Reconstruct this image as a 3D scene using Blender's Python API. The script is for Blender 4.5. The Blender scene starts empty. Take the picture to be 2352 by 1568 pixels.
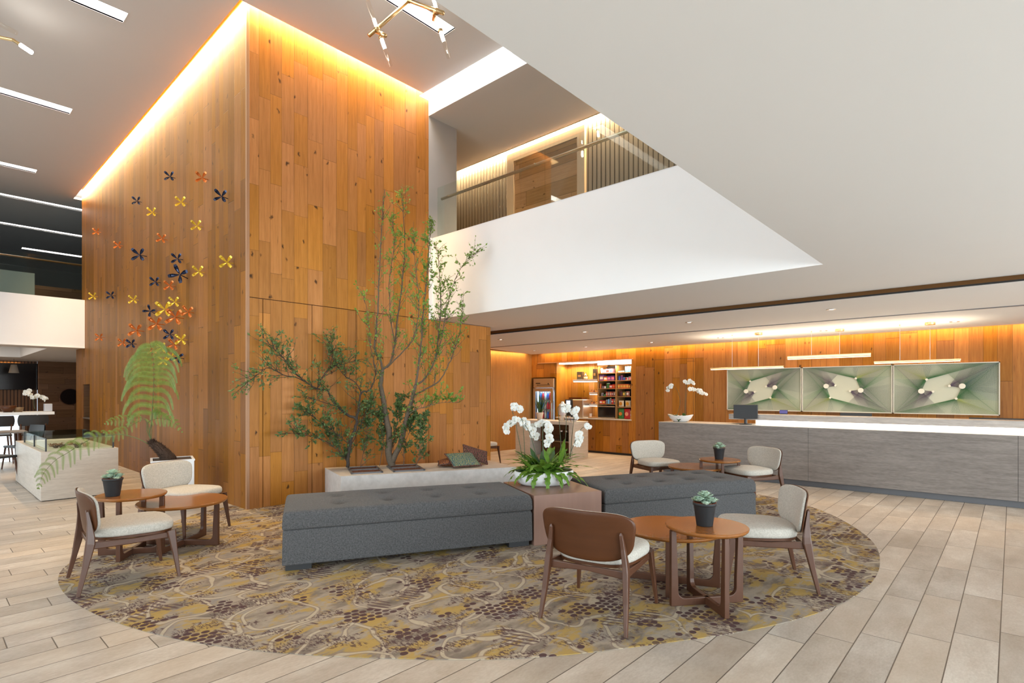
import bpy, math, random
from mathutils import Vector, Matrix
random.seed(7)
S = bpy.context.scene
C = S.collection
PI = math.pi
# ------------------------------------------------------------------ camera
CH = 1.45                      # eye height
FPX = 1260.0                   # focal length in pixels of the 2352 px wide frame
YAW = math.atan(1381 / 1260)   # angle between the view axis and world +Y
FW = Vector((math.sin(YAW), math.cos(YAW), 0)); RT = Vector((math.cos(YAW), -math.sin(YAW), 0))
cd = bpy.data.cameras.new('camera'); cam = bpy.data.objects.new('camera', cd); C.objects.link(cam)
cam.location = (0, 0, CH); cam.rotation_euler = (PI / 2, 0, -YAW)
cd.sensor_width = 36; cd.lens = 36 * FPX / 2352; cd.shift_y = (903 - 784) / 2352
cd.clip_start = 0.05; cd.clip_end = 200
S.camera = cam
# ------------------------------------------------------------------ world, view, large lights
w = bpy.data.worlds.new('world'); S.world = w; w.use_nodes = True
w.node_tree.nodes['Background'].inputs[0].default_value = (0.80, 0.88, 1.0, 1)
w.node_tree.nodes['Background'].inputs[1].default_value = 0.5
S.view_settings.view_transform = 'Standard'; S.view_settings.look = 'None'
S.view_settings.gamma = 1; S.view_settings.use_curve_mapping = False
S.view_settings.exposure = 0.0
S.cycles.use_denoising = True
S.cycles.max_bounces = 8; S.cycles.diffuse_bounces = 5; S.cycles.glossy_bounces = 4
S.cycles.transmission_bounces = 6; S.cycles.transparent_max_bounces = 12
S.cycles.sample_clamp_indirect = 6; S.cycles.caustics_reflective = False; S.cycles.caustics_refractive = False

def area(name, loc, target, sx, sy, watts, col):
    l = bpy.data.lights.new(name, 'AREA'); l.shape = 'RECTANGLE'; l.size = sx; l.size_y = sy
    l.energy = watts; l.color = col
    o = bpy.data.objects.new(name, l); C.objects.link(o); o.location = loc
    o.rotation_euler = (Vector(target) - Vector(loc)).to_track_quat('-Z', 'Y').to_euler()
    return o
DAY = (0.87, 0.91, 1.0); WARM = (1.0, 0.60, 0.25); SOFT = (1.0, 0.86, 0.70)
def strip_lamp(name, loc, lx, ly, watts, col, ry=0, rx=0):
    """rectangular lamp facing down unless tilted"""
    l = bpy.data.lights.new(name, 'AREA'); l.shape = 'RECTANGLE'; l.size = lx; l.size_y = ly; l.energy = watts; l.color = col
    o = bpy.data.objects.new(name, l); C.objects.link(o); o.location = loc; o.rotation_euler = (rx, ry, 0); return o
# added lamps for daylight of unseen glazing, front one tilted up to brighten ceiling
area('daylight_front_fill', (2.5, -6.9, 1.3), (2.5, 0, 1.9), 13, 2.3, 1500, DAY)
area('daylight_side_fill', (-7.9, 4.5, 3.0), (0, 4.0, 3.0), 13, 5.2, 1150, DAY)
# concealed linear lamps in the ceiling coves
strip_lamp('cove_lamp', (2.752, 12.2, 6.40), .06, 10.4, 420, (1.0, 0.74, 0.42))
strip_lamp('cove_lamp', (4.25, 6.972, 6.40), 3.0, .06, 210, (1.0, 0.66, 0.30))
strip_lamp('cove_lamp', (11.165, 1.2, 2.52), .06, 16.0, 130, WARM)
strip_lamp('cove_lamp', (8.9, 9.475, 2.52), 4.2, .06, 34, WARM)
strip_lamp('cove_lamp', (7.55, 3.5, 6.04), .06, 13, 620, (1.0, 0.72, 0.42))
# ceiling cans over the reception walk
def spot(loc, e, col=SOFT, ang=95, r=.05):
    l = bpy.data.lights.new('can_lamp', 'SPOT'); l.energy = e; l.color = col; l.spot_size = math.radians(ang); l.spot_blend = .8; l.shadow_soft_size = r
    o = bpy.data.objects.new('can_lamp', l); C.objects.link(o); o.location = loc
for yy in (-.2, 1.80, 3.80, 5.81, 7.9): spot((8.35, yy, 2.55), 75)
for yy in (.63, 2.35, 4.09, 5.53, 7.17, 8.7): spot((10.35, yy, 2.47), 30)

# ------------------------------------------------------------------ mesh builder
class MB:
    def __init__(s): s.v = []; s.f = []; s.m = []
    def add(s, vs, fs, mi=0, M=None):
        b = len(s.v)
        s.v += [tuple(M @ Vector(p)) if M else tuple(p) for p in vs]
        s.f += [tuple(b + i for i in f) for f in fs]; s.m += [mi] * len(fs)
        return s
    def box(s, a, b, mi=0, M=None):
        x0, y0, z0 = a; x1, y1, z1 = b
        if x0 > x1: x0, x1 = x1, x0
        if y0 > y1: y0, y1 = y1, y0
        if z0 > z1: z0, z1 = z1, z0
        return s.add([(x0,y0,z0),(x1,y0,z0),(x1,y1,z0),(x0,y1,z0),(x0,y0,z1),(x1,y0,z1),(x1,y1,z1),(x0,y1,z1)],
              [(3,2,1,0),(4,5,6,7),(0,1,5,4),(1,2,6,5),(2,3,7,6),(3,0,4,7)], mi, M)
    def quad(s, a, b, c, d, mi=0): return s.add([a, b, c, d], [(0, 1, 2, 3)], mi)
    def prism(s, pts, z0, z1, mi=0, M=None):
        n = len(pts); vs = [(x, y, z0) for x, y in pts] + [(x, y, z1) for x, y in pts]
        fs = [tuple(reversed(range(n))), tuple(range(n, 2 * n))] + [(i, (i+1) % n, n + (i+1) % n, n + i) for i in range(n)]
        return s.add(vs, fs, mi, M)
    def rings(s, rings, cap=True, mi=0, M=None, closed=True):
        n = len(rings[0]); vs = [p for r in rings for p in r]; fs = []
        for k in range(len(rings) - 1):
            for i in range(n if closed else n - 1):
                j = (i + 1) % n
                fs.append((k*n+i, k*n+j, (k+1)*n+j, (k+1)*n+i))
        if cap: fs += [tuple(reversed(range(n))), tuple(range((len(rings)-1)*n, len(rings)*n))]
        return s.add(vs, fs, mi, M)
    def lathe(s, prof, n=32, c=(0,0,0), mi=0, M=None, cap=True):
        R = [[(c[0]+r*math.cos(2*PI*i/n), c[1]+r*math.sin(2*PI*i/n), c[2]+z) for i in range(n)] for r, z in prof]
        return s.rings(R, cap, mi, M)
    def cyl(s, a, b, r, n=12, mi=0, r2=None): return s.tube([a, b], [r, r if r2 is None else r2], n, mi)
    def tube(s, path, rad, n=8, mi=0, M=None, cap=True):
        P = [Vector(p) for p in path]; R = rad if isinstance(rad, (list, tuple)) else [rad]*len(P)
        rings = []; up = None
        for i, p in enumerate(P):
            t = (P[min(i+1, len(P)-1)] - P[max(i-1, 0)])
            if t.length < 1e-9: t = Vector((0, 0, 1))
            t.normalize()
            if up is None: up = Vector((0,0,1)) if abs(t.z) < .9 else Vector((1,0,0))
            a = t.cross(up)
            if a.length < 1e-6: a = t.cross(Vector((0,1,0)))
            a.normalize(); b = t.cross(a).normalized(); up = a.cross(t)
            rings.append([p + R[i]*(math.cos(2*PI*k/n)*a + math.sin(2*PI*k/n)*b) for k in range(n)])
        return s.rings(rings, cap, mi, M)
    def beam(s, path, sizes, side, mi=0, M=None, rnd=.25):
        """swept chamfered rectangle; side = the constant width direction"""
        P = [Vector(p) for p in path]; side = Vector(side).normalized(); rings = []
        for i, p in enumerate(P):
            t = (P[min(i+1, len(P)-1)] - P[max(i-1, 0)]).normalized()
            b = t.cross(side).normalized(); a = b.cross(t).normalized()
            wa, wb = sizes[i][0] / 2, sizes[i][1] / 2; c = rnd
            rings.append([p + a*wa*x + b*wb*y for x, y in ((1,1-c),(1-c,1),(-1+c,1),(-1,1-c),(-1,-1+c),(-1+c,-1),(1-c,-1),(1,-1+c))])
        return s.rings(rings, True, mi, M)
    def grid(s, fn, nu, nv, mi=0, M=None, closeu=False):
        vs = [fn(u/nu, v/nv) for v in range(nv+1) for u in range(nu+1)]
        fs = [(v*(nu+1)+u, v*(nu+1)+u+1, (v+1)*(nu+1)+u+1, (v+1)*(nu+1)+u) for v in range(nv) for u in range(nu)]
        return s.add(vs, fs, mi, M)
    def build(s, name, mats, parent=None, smooth=False, bevel=0, seg=2, origin=None, sub=0, ang=None):
        me = bpy.data.meshes.new(name); me.from_pydata(s.v if origin is None else [tuple(Vector(p)-Vector(origin)) for p in s.v], [], s.f)
        if not isinstance(mats, (list, tuple)): mats = [mats]
        for m in mats: me.materials.append(m)
        if len(mats) > 1: me.polygons.foreach_set('material_index', s.m)
        if smooth: me.polygons.foreach_set('use_smooth', [True]*len(me.polygons))
        me.update()
        o = bpy.data.objects.new(name, me); C.objects.link(o)
        if parent: o.parent = parent
        if origin is not None and not parent: o.location = origin
        if bevel:
            b = o.modifiers.new('b', 'BEVEL'); b.width = bevel; b.segments = seg; b.limit_method = 'ANGLE'; b.angle_limit = .6
        if sub:
            m = o.modifiers.new('s', 'SUBSURF'); m.levels = sub; m.render_levels = sub
        return o
def tag(o, label=None, cat=None, group=None, kind=None):
    if label: o['label'] = label
    if cat: o['category'] = cat
    if group: o['group'] = group
    if kind: o['kind'] = kind
    return o
def thing(name, label, cat, loc=(0,0,0), rz=0, group=None):
    o = bpy.data.objects.new(name, None); C.objects.link(o); o.location = loc; o.rotation_euler = (0, 0, rz); o.empty_display_size = .1
    return tag(o, label, cat, group)
def dup(root, loc=None, rz=None, label=None, group=None):
    r = root.copy(); C.objects.link(r)
    if loc is not None: r.location = loc
    if rz is not None: r.rotation_euler = (0, 0, rz)
    if label: r['label'] = label
    if group: r['group'] = group
    for ch in list(root.children):
        c = ch.copy(); C.objects.link(c); c.parent = r
        for g in list(ch.children):
            d = g.copy(); C.objects.link(d); d.parent = c
    return r
def struct(name, mb, m, **k): return tag(mb.build(name, m, **k), kind='structure')
def W(px, py, d):              # the point d metres deep along the line of sight of a measured photo position
    return FW*d + RT*((px-1176)/FPX*d) + Vector((0, 0, CH-(py-903)/FPX*d))
ORD = ['first','second','third','fourth','fifth','sixth','seventh','eighth','ninth','tenth','eleventh','twelfth','thirteenth','fourteenth']

# ------------------------------------------------------------------ materials
class NT:
    def __init__(s, name):
        s.m = bpy.data.materials.new(name); s.m.use_nodes = True; s.t = s.m.node_tree; s.b = s.t.nodes['Principled BSDF']
    def n(s, typ, ins=None, **kw):
        nd = s.t.nodes.new(typ)
        for k, v in kw.items(): setattr(nd, k, v)
        for k, v in (ins or {}).items(): s.set(nd, k, v)
        return nd
    def set(s, nd, k, v):
        if isinstance(v, bpy.types.NodeSocket): s.t.links.new(v, nd.inputs[k])
        elif isinstance(v, bpy.types.Node): s.t.links.new(v.outputs[0], nd.inputs[k])
        else: nd.inputs[k].default_value = v
    def math(s, op, a, b=0.0, c=0.0): return s.n('ShaderNodeMath', {0: a, 1: b, 2: c}, operation=op).outputs[0]
    def mix(s, f, a, b, typ='MIX'):
        nd = s.n('ShaderNodeMix', data_type='RGBA', blend_type=typ)
        s.set(nd, 0, f); s.set(nd, 6, a if not isinstance(a, tuple) else (*a[:3], 1)); s.set(nd, 7, b if not isinstance(b, tuple) else (*b[:3], 1))
        return nd.outputs[2]
    def ramp(s, f, stops):
        nd = s.n('ShaderNodeValToRGB', {0: f}); e = nd.color_ramp.elements
        while len(e) < len(stops): e.new(.5)
        for i, (p, c) in enumerate(stops): e[i].position = p; e[i].color = (*c, 1) if len(c) == 3 else c
        return nd.outputs[0]
    def step(s, x, lo, hi):
        return s.n('ShaderNodeMapRange', {0: x, 1: lo, 2: hi, 3: 0.0, 4: 1.0}, interpolation_type='SMOOTHSTEP').outputs[0]
    def pos(s, obj=False):
        if obj: return s.n('ShaderNodeTexCoord').outputs['Object']
        return s.n('ShaderNodeNewGeometry').outputs['Position']
    def xyz(s, v):
        n = s.n('ShaderNodeSeparateXYZ', {0: v}); return n.outputs[0], n.outputs[1], n.outputs[2]
    def vec(s, x, y, z=0.0): return s.n('ShaderNodeCombineXYZ', {0: x, 1: y, 2: z}).outputs[0]
    def noise(s, v, scale, detail=3, rough=.55, out=0): return s.n('ShaderNodeTexNoise', {'Vector': v, 'Scale': scale, 'Detail': detail, 'Roughness': rough}).outputs[out]
    def scl(s, v, x, y, z): return s.n('ShaderNodeVectorMath', {0: v, 1: (x, y, z)}, operation='MULTIPLY').outputs[0]
    def wn(s, v): return s.n('ShaderNodeTexWhiteNoise', {'Vector': v}, noise_dimensions='3D').outputs[0]
    def bump(s, h, st=.2, d=.01):
        s.set(s.b, 'Normal', s.n('ShaderNodeBump', {'Height': h, 'Strength': st, 'Distance': d}).outputs[0])
    def out(s, col=None, rough=None, metal=None, spec=None):
        if col is not None: s.set(s.b, 'Base Color', (*col, 1) if isinstance(col, tuple) and len(col) == 3 else col)
        if rough is not None: s.set(s.b, 'Roughness', rough)
        if metal is not None: s.set(s.b, 'Metallic', metal)
        if spec is not None: s.set(s.b, 'Specular IOR Level', spec)
        return s.m
def plain(name, col, rough=.5, metal=0, spec=.5, nz=0, ns=40, obj=True):
    t = NT(name)
    c = (*col, 1)
    if nz:
        n = t.noise(t.pos(obj), ns, 3)
        c = t.mix(n, tuple(x*(1-nz) for x in col), tuple(min(1, x*(1+nz)) for x in col))
        t.bump(n, .15, .004)
    return t.out(c, rough, metal, spec)
def emit(name, col, st):
    t = NT(name); t.set(t.b, 'Emission Color', (*col, 1)); t.set(t.b, 'Emission Strength', st); return t.out(col, .5)
def glass(name, tint=(.93,.97,.95), refl=.02, rough=.02):
    t = NT(name); t.t.nodes.remove(t.b)
    tr = t.n('ShaderNodeBsdfTransparent', {0: (*tint, 1)}); gl = t.n('ShaderNodeBsdfGlossy', {'Color': (1,1,1,1), 'Roughness': rough})
    fr = t.n('ShaderNodeFresnel', {0: 1.5}); mx = t.n('ShaderNodeMixShader', {0: t.math('MULTIPLY', fr.outputs[0], refl*5), 1: tr, 2: gl})
    t.t.links.new(mx.outputs[0], t.t.nodes['Material Output'].inputs[0]); return t.m

def wood_wall(name, dark, mid, light, pw=.145, pl=1.25, rough=.45, horiz=False, knots=1.0, vary=.5):
    t = NT(name); x, y, z = t.xyz(t.pos())
    u = t.math('ADD', x, y); v = z
    if horiz: u, v = v, u
    # planks of three repeating widths
    uu = t.math('ADD', t.math('DIVIDE', u, pw), t.math('MULTIPLY', t.math('SINE', t.math('DIVIDE', u, pw*1.31)), .28))
    col = t.math('FLOOR', uu)
    r1 = t.wn(t.vec(col, 3.0, 1.0))
    vv = t.math('ADD', t.math('DIVIDE', v, t.math('ADD', pl*.7, t.math('MULTIPLY', r1, pl*.7))), t.math('MULTIPLY', r1, 17.0))
    row = t.math('FLOOR', vv)
    rnd = t.wn(t.vec(col, row, 5.0)); rnd2 = t.wn(t.vec(row, col, 9.0))
    g = t.vec(t.math('ADD', t.math('MULTIPLY', u, 34.0), t.math('MULTIPLY', rnd, 50.0)), t.math('MULTIPLY', v, 1.9), t.math('MULTIPLY', rnd2, 9.0))
    grain = t.noise(g, 1.0, 5, .62)
    fine = t.noise(t.vec(t.math('MULTIPLY', u, 260.0), t.math('MULTIPLY', v, 6.0), rnd), 1.0, 2)
    c = t.mix(.5, t.ramp(grain, [(.25, dark), (.5, mid), (.78, light)]), t.mix(.5, dark, t.mix(.5, mid, light)) if False else mid)
    shade = t.n('ShaderNodeMapRange', {0: rnd, 1: 0.0, 2: 1.0, 3: 1-vary*.5, 4: 1+vary*.42}).outputs[0]
    hsv = t.n('ShaderNodeHueSaturation', {'Hue': t.math('ADD', .495, t.math('MULTIPLY', rnd2, .006)), 'Saturation': t.math('ADD', .94, t.math('MULTIPLY', rnd2, .10)), 'Value': shade, 'Color': c})
    c = hsv.outputs[0]
    c = t.mix(t.math('MULTIPLY', t.step(fine, .5, .75), .22), c, tuple(k*.45 for k in dark))
    # knots and cracks
    kv = t.n('ShaderNodeTexVoronoi', {'Vector': t.vec(t.math('ADD', t.math('MULTIPLY', u, 3.6), t.math('MULTIPLY', t.noise(t.pos(), 9.0, 2), .5)), t.math('MULTIPLY', v, 1.9), rnd), 'Scale': 2.1, 'Randomness': 1.0})
    ksel = t.step(t.wn(kv.outputs['Position']) if False else kv.outputs['Color'], .40, .46)
    kn = t.math('MULTIPLY', t.math('SUBTRACT', 1.0, t.step(t.math('ADD', kv.outputs['Distance'], t.math('MULTIPLY', t.noise(t.pos(), 30.0, 3), .10)), .10, .22)), ksel)
    c = t.mix(t.math('MULTIPLY', kn, .88*knots), c, (.035, .016, .007))
    cr = t.noise(t.vec(t.math('MULTIPLY', u, 16.0), t.math('MULTIPLY', v, 1.3), t.math('MULTIPLY', rnd2, 4.0)), 1.0, 4, .6)
    c = t.mix(t.math('MULTIPLY', t.step(cr, .66, .76), .50*knots), c, (.06, .03, .014))
    fu = t.math('FRACT', uu); fv = t.math('FRACT', vv)
    eu = t.math('MINIMUM', fu, t.math('SUBTRACT', 1.0, fu)); ev = t.math('MINIMUM', fv, t.math('SUBTRACT', 1.0, fv))
    j = t.math('MAXIMUM', t.math('SUBTRACT', 1.0, t.step(eu, .006, .022)), t.math('SUBTRACT', 1.0, t.step(ev, .0012, .0030)))
    c = t.mix(t.math('MULTIPLY', j, .6), c, (.05, .025, .01))
    t.bump(t.math('SUBTRACT', t.math('MULTIPLY', grain, .3), j), .25, .003)
    return t.out(c, rough, 0, .18)
def slat_wall(name, mid, dark, pitch=.052):
    t = NT(name); x, y, z = t.xyz(t.pos()); u = t.math('ADD', x, y)
    q = t.math('DIVIDE', u, pitch); f = t.math('FRACT', q); rnd = t.wn(t.vec(t.math('FLOOR', q), 1.0, 2.0))
    gr = t.noise(t.vec(t.math('MULTIPLY', u, 60.0), t.math('MULTIPLY', z, 2.0), t.math('MULTIPLY', rnd, 20.0)), 1.0, 4)
    c = t.mix(gr, tuple(k*.7 for k in mid), tuple(k*1.25 for k in mid))
    e = t.math('SUBTRACT', 1.0, t.step(t.math('MINIMUM', f, t.math('SUBTRACT', 1.0, f)), .10, .17))
    c = t.mix(e, c, dark); t.bump(t.math('SUBTRACT', 1.0, e), .5, .01)
    return t.out(c, .5, 0, .3)
def grain_wood(name, dark, light, rough=.35, axis=0, sc=1.0, spec=.45):
    t = NT(name); p = t.pos(True)
    s = [22.0*sc]*3; s[axis] = 1.6*sc
    g = t.noise(t.scl(p, *s), 1.0, 5, .6); wv = t.noise(t.scl(p, *[k*.35 for k in s]), 1.0, 2)
    c = t.mix(t.math('ADD', t.math('MULTIPLY', g, .65), t.math('MULTIPLY', wv, .35)), dark, light)
    t.bump(g, .08, .002)
    return t.out(c, rough, 0, spec)
def stone(name, a, b, rough=.5, horiz=True):
    t = NT(name); p = t.pos()
    n1 = t.noise(t.scl(p, 2.2, 2.2, 26.0 if horiz else 2.2), 1.0, 6, .68); n2 = t.noise(t.scl(p, 14, 14, 90.0 if horiz else 14), 1.0, 4)
    c = t.mix(t.step(t.math('ADD', t.math('MULTIPLY', n1, .6), t.math('MULTIPLY', n2, .4)), .32, .68), a, b)
    t.bump(n2, .1, .002); return t.out(c, rough, 0, .4)
def fabric(name, a, b, sc=420, rough=.95):
    t = NT(name); n = t.noise(t.pos(True), sc, 2, .7); n2 = t.noise(t.pos(True), sc*.28, 3)
    c = t.mix(t.step(t.math('ADD', t.math('MULTIPLY', n, .6), t.math('MULTIPLY', n2, .4)), .3, .7), a, b)
    t.bump(n, .25, .002); t.set(t.b, 'Sheen Weight', .08); return t.out(c, rough, 0, .15)

M = {}
M['white'] = plain('white_paint', (.90, .88, .87), .75, nz=.015, ns=3, obj=False)
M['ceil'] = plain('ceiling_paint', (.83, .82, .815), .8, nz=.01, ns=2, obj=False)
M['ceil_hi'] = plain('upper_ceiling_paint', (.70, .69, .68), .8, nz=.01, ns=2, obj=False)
M['greywall'] = plain('grey_plaster', (.42, .42, .43), .8, nz=.05, ns=5, obj=False)
M['oak'] = wood_wall('lit_oak_cladding', (.29, .112, .020), (.475, .200, .043), (.61, .275, .075), pw=.175, pl=.95, vary=.34)  # lit copy of the cladding, cove wash partly put into the colour
M['oak_shaded'] = wood_wall('shaded_oak_cladding', (.16, .055, .006), (.275, .106, .014), (.375, .160, .028), pw=.165, pl=1.6, vary=.5, knots=.8)  # shaded copy of the same planks, the duller light put into the colour
M['oak_amber'] = wood_wall('amber_oak_cladding', (.20, .07, .010), (.36, .145, .024), (.50, .235, .048), pw=.20, pl=2.0)
M['oak_horiz'] = wood_wall('dark_board_cladding', (.10, .045, .02), (.17, .085, .038), (.24, .13, .06), pw=.22, pl=2.4, horiz=True)
M['oak_upper'] = wood_wall('upper_wall_cladding', (.10, .07, .045), (.17, .125, .085), (.24, .18, .125), pw=.16, pl=2.0)
M['slat'] = slat_wall('slatted_oak', (.46, .215, .055), (.10, .035, .01))
M['slat_dark'] = slat_wall('dark_slatted_oak', (.20, .095, .045), (.03, .012, .006), .09)
M['slat_grey'] = slat_wall('upper_slatted_panel', (.24, .19, .145), (.07, .05, .035), .085)
M['corner'] = grain_wood('corner_trim_wood', (.34, .17, .085), (.44, .24, .13), .5, 2)
M['walnut'] = grain_wood('walnut', (.058, .021, .010), (.120, .048, .024), .38, 2)
M['walnut_ply'] = grain_wood('walnut_plywood', (.050, .015, .0045), (.105, .036, .012), .4, 1, .8, .3)
M['top'] = grain_wood('tabletop_wood_reflection', (.19, .062, .012), (.34, .125, .026), .20, 0, .8, .6)  # orange reflection of the timber wall is put into this wood colour
M['cube'] = grain_wood('stained_veneer', (.19, .10, .072), (.30, .17, .125), .4, 2, .6)
M['stone'] = stone('grey_stone', (.145, .124, .112), (.235, .208, .190))
M['stone_top'] = stone('stone_top', (.50, .44, .38), (.62, .56, .49))
M['concrete'] = stone('pale_concrete', (.56, .54, .525), (.72, .70, .69), .7, False)
M['kick'] = plain('kick_metal', (.14, .14, .15), .4, .3)
M['ottoman'] = fabric('charcoal_weave', (.040, .040, .042), (.130, .127, .128), 300)
M['ottoman_blue'] = M['ottoman']
M['seat'] = fabric('oat_fabric', (.36, .33, .285), (.58, .545, .49), 300)
M['black'] = plain('black_plastic', (.02, .02, .022), .45)
M['pot'] = plain('charcoal_pot', (.014, .015, .017), .6)
M['screen'] = plain('black_screen', (.006, .006, .008), .12, 0, .6)
M['chrome'] = plain('brushed_steel', (.62, .60, .58), .3, 1)
M['brass'] = plain('brushed_brass', (.80, .56, .28), .28, 1)
M['bronze'] = plain('bronze_trim', (.20, .105, .045), .16, 1)
M['dark'] = plain('dark_void', (.012, .01, .009), .7)
M['whitecer'] = plain('white_ceramic', (.80, .80, .80), .3, 0, .5)
M['soil'] = plain('soil', (.04, .022, .014), .95, nz=.6, ns=90)
M['bark'] = plain('bark', (.13, .095, .065), .9, nz=.4, ns=60)
M['bark_dark'] = plain('tree_fern_bark', (.045, .022, .012), .95, nz=.7, ns=60)
M['glass'] = glass('clear_glass'); M['glass_dark'] = glass('tinted_glass', (.62, .66, .64))
M['lamp'] = emit('ceiling_strip_light', (1.0, .95, .88), 10.0)
M['lamp_cool'] = emit('bright_counter_light', (1.0, .93, .80), 5.0)
M['lamp_warm'] = emit('warm_light_strip', (1.0, .84, .55), 2.4)
M['lamp_bar'] = emit('bar_front_light', (.78, .92, 1.0), 1.7)
M['bulb'] = emit('bulb', (1.0, .93, .82), 40.0)
def leafmat(name, a, b, tr=.25):
    t = NT(name); n = t.noise(t.pos(True), 23, 2); r = t.wn(t.scl(t.n('ShaderNodeVectorMath', {0: t.scl(t.pos(True), 30, 30, 30)}, operation='FLOOR').outputs[0], 1, 1, 1))
    c = t.mix(t.math('ADD', t.math('MULTIPLY', n, .5), t.math('MULTIPLY', r, .5)), a, b)
    t.out(c, .42, 0, .4)
    tl = t.n('ShaderNodeBsdfTranslucent', {0: t.mix(.5, c, (.35, .5, .08))}); mx = t.n('ShaderNodeMixShader', {0: tr, 1: t.b.outputs[0], 2: tl})
    t.t.links.new(mx.outputs[0], t.t.nodes['Material Output'].inputs[0]); return t.m
M['leaf'] = leafmat('leaf_green', (.09, .20, .03), (.28, .45, .09))
M['leaf_dark'] = leafmat('leaf_dark_green', (.045, .095, .03), (.16, .25, .09))
M['leaf_fern'] = leafmat('leaf_fern', (.09, .155, .022), (.23, .32, .06), .22)
M['leaf_bright'] = leafmat('leaf_bright', (.06, .16, .015), (.20, .36, .045))
M['leaf_strap'] = leafmat('leaf_strap', (.015, .06, .018), (.045, .12, .035), .1)
M['succ'] = leafmat('succulent_leaf', (.30, .44, .34), (.60, .72, .60), .15)
M['petal'] = leafmat('orchid_petal', (.78, .76, .74), (.92, .90, .88), .3)
M['stem'] = plain('dark_stem', (.06, .07, .03), .6)
# ------------------------------------------------------------------ floor
def floor_mat():
    t = NT('porcelain_planks'); x, y, z = t.xyz(t.pos())
    PW, PLN = .2085, .866
    r = t.math('DIVIDE', t.math('SUBTRACT', y, .055), PW); k = t.math('FLOOR', r); fr = t.math('SUBTRACT', r, k)
    q = t.math('DIVIDE', t.math('ADD', t.math('SUBTRACT', x, 4.27), t.math('MULTIPLY', k, .195)), PLN); kq = t.math('FLOOR', q); fq = t.math('SUBTRACT', q, kq)
    rnd = t.wn(t.vec(k, kq, 1.0)); rnd2 = t.wn(t.vec(kq, k, 4.0))
    v = t.vec(t.math('ADD', x, t.math('MULTIPLY', rnd, 9.0)), t.math('MULTIPLY', t.math('ADD', y, rnd2), 2.2), rnd)
    n1 = t.noise(v, 2.4, 6, .62); n2 = t.noise(v, 38.0, 4, .6)
    c = t.ramp(t.math('ADD', t.math('MULTIPLY', n1, .7), t.math('MULTIPLY', n2, .3)), [(.33, (.33, .275, .22)), (.5, (.44, .385, .33)), (.68, (.58, .53, .47))])
    c = t.mix(t.math('MULTIPLY', rnd, .40), c, (.44, .345, .25))
    hs = t.n('ShaderNodeHueSaturation', {'Value': t.math('ADD', .86, t.math('MULTIPLY', rnd2, .26)), 'Color': c}); c = hs.outputs[0]
    ey = t.math('MULTIPLY', t.math('MINIMUM', fr, t.math('SUBTRACT', 1.0, fr)), PW); ex = t.math('MULTIPLY', t.math('MINIMUM', fq, t.math('SUBTRACT', 1.0, fq)), PLN)
    j = t.math('SUBTRACT', 1.0, t.step(t.math('MINIMUM', ex, ey), .0016, .0042))
    c = t.mix(t.math('MULTIPLY', j, .92), c, (.07, .05, .035))
    t.bump(t.math('SUBTRACT', t.math('MULTIPLY', n2, .25), j), .3, .003)
    return t.out(c, t.math('ADD', .36, t.math('MULTIPLY', n1, .16)), 0, .42)
M['floor'] = floor_mat()
struct('floor', MB().box((-9, -7.5, -.12), (14, 29, 0)), M['floor'])

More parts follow.
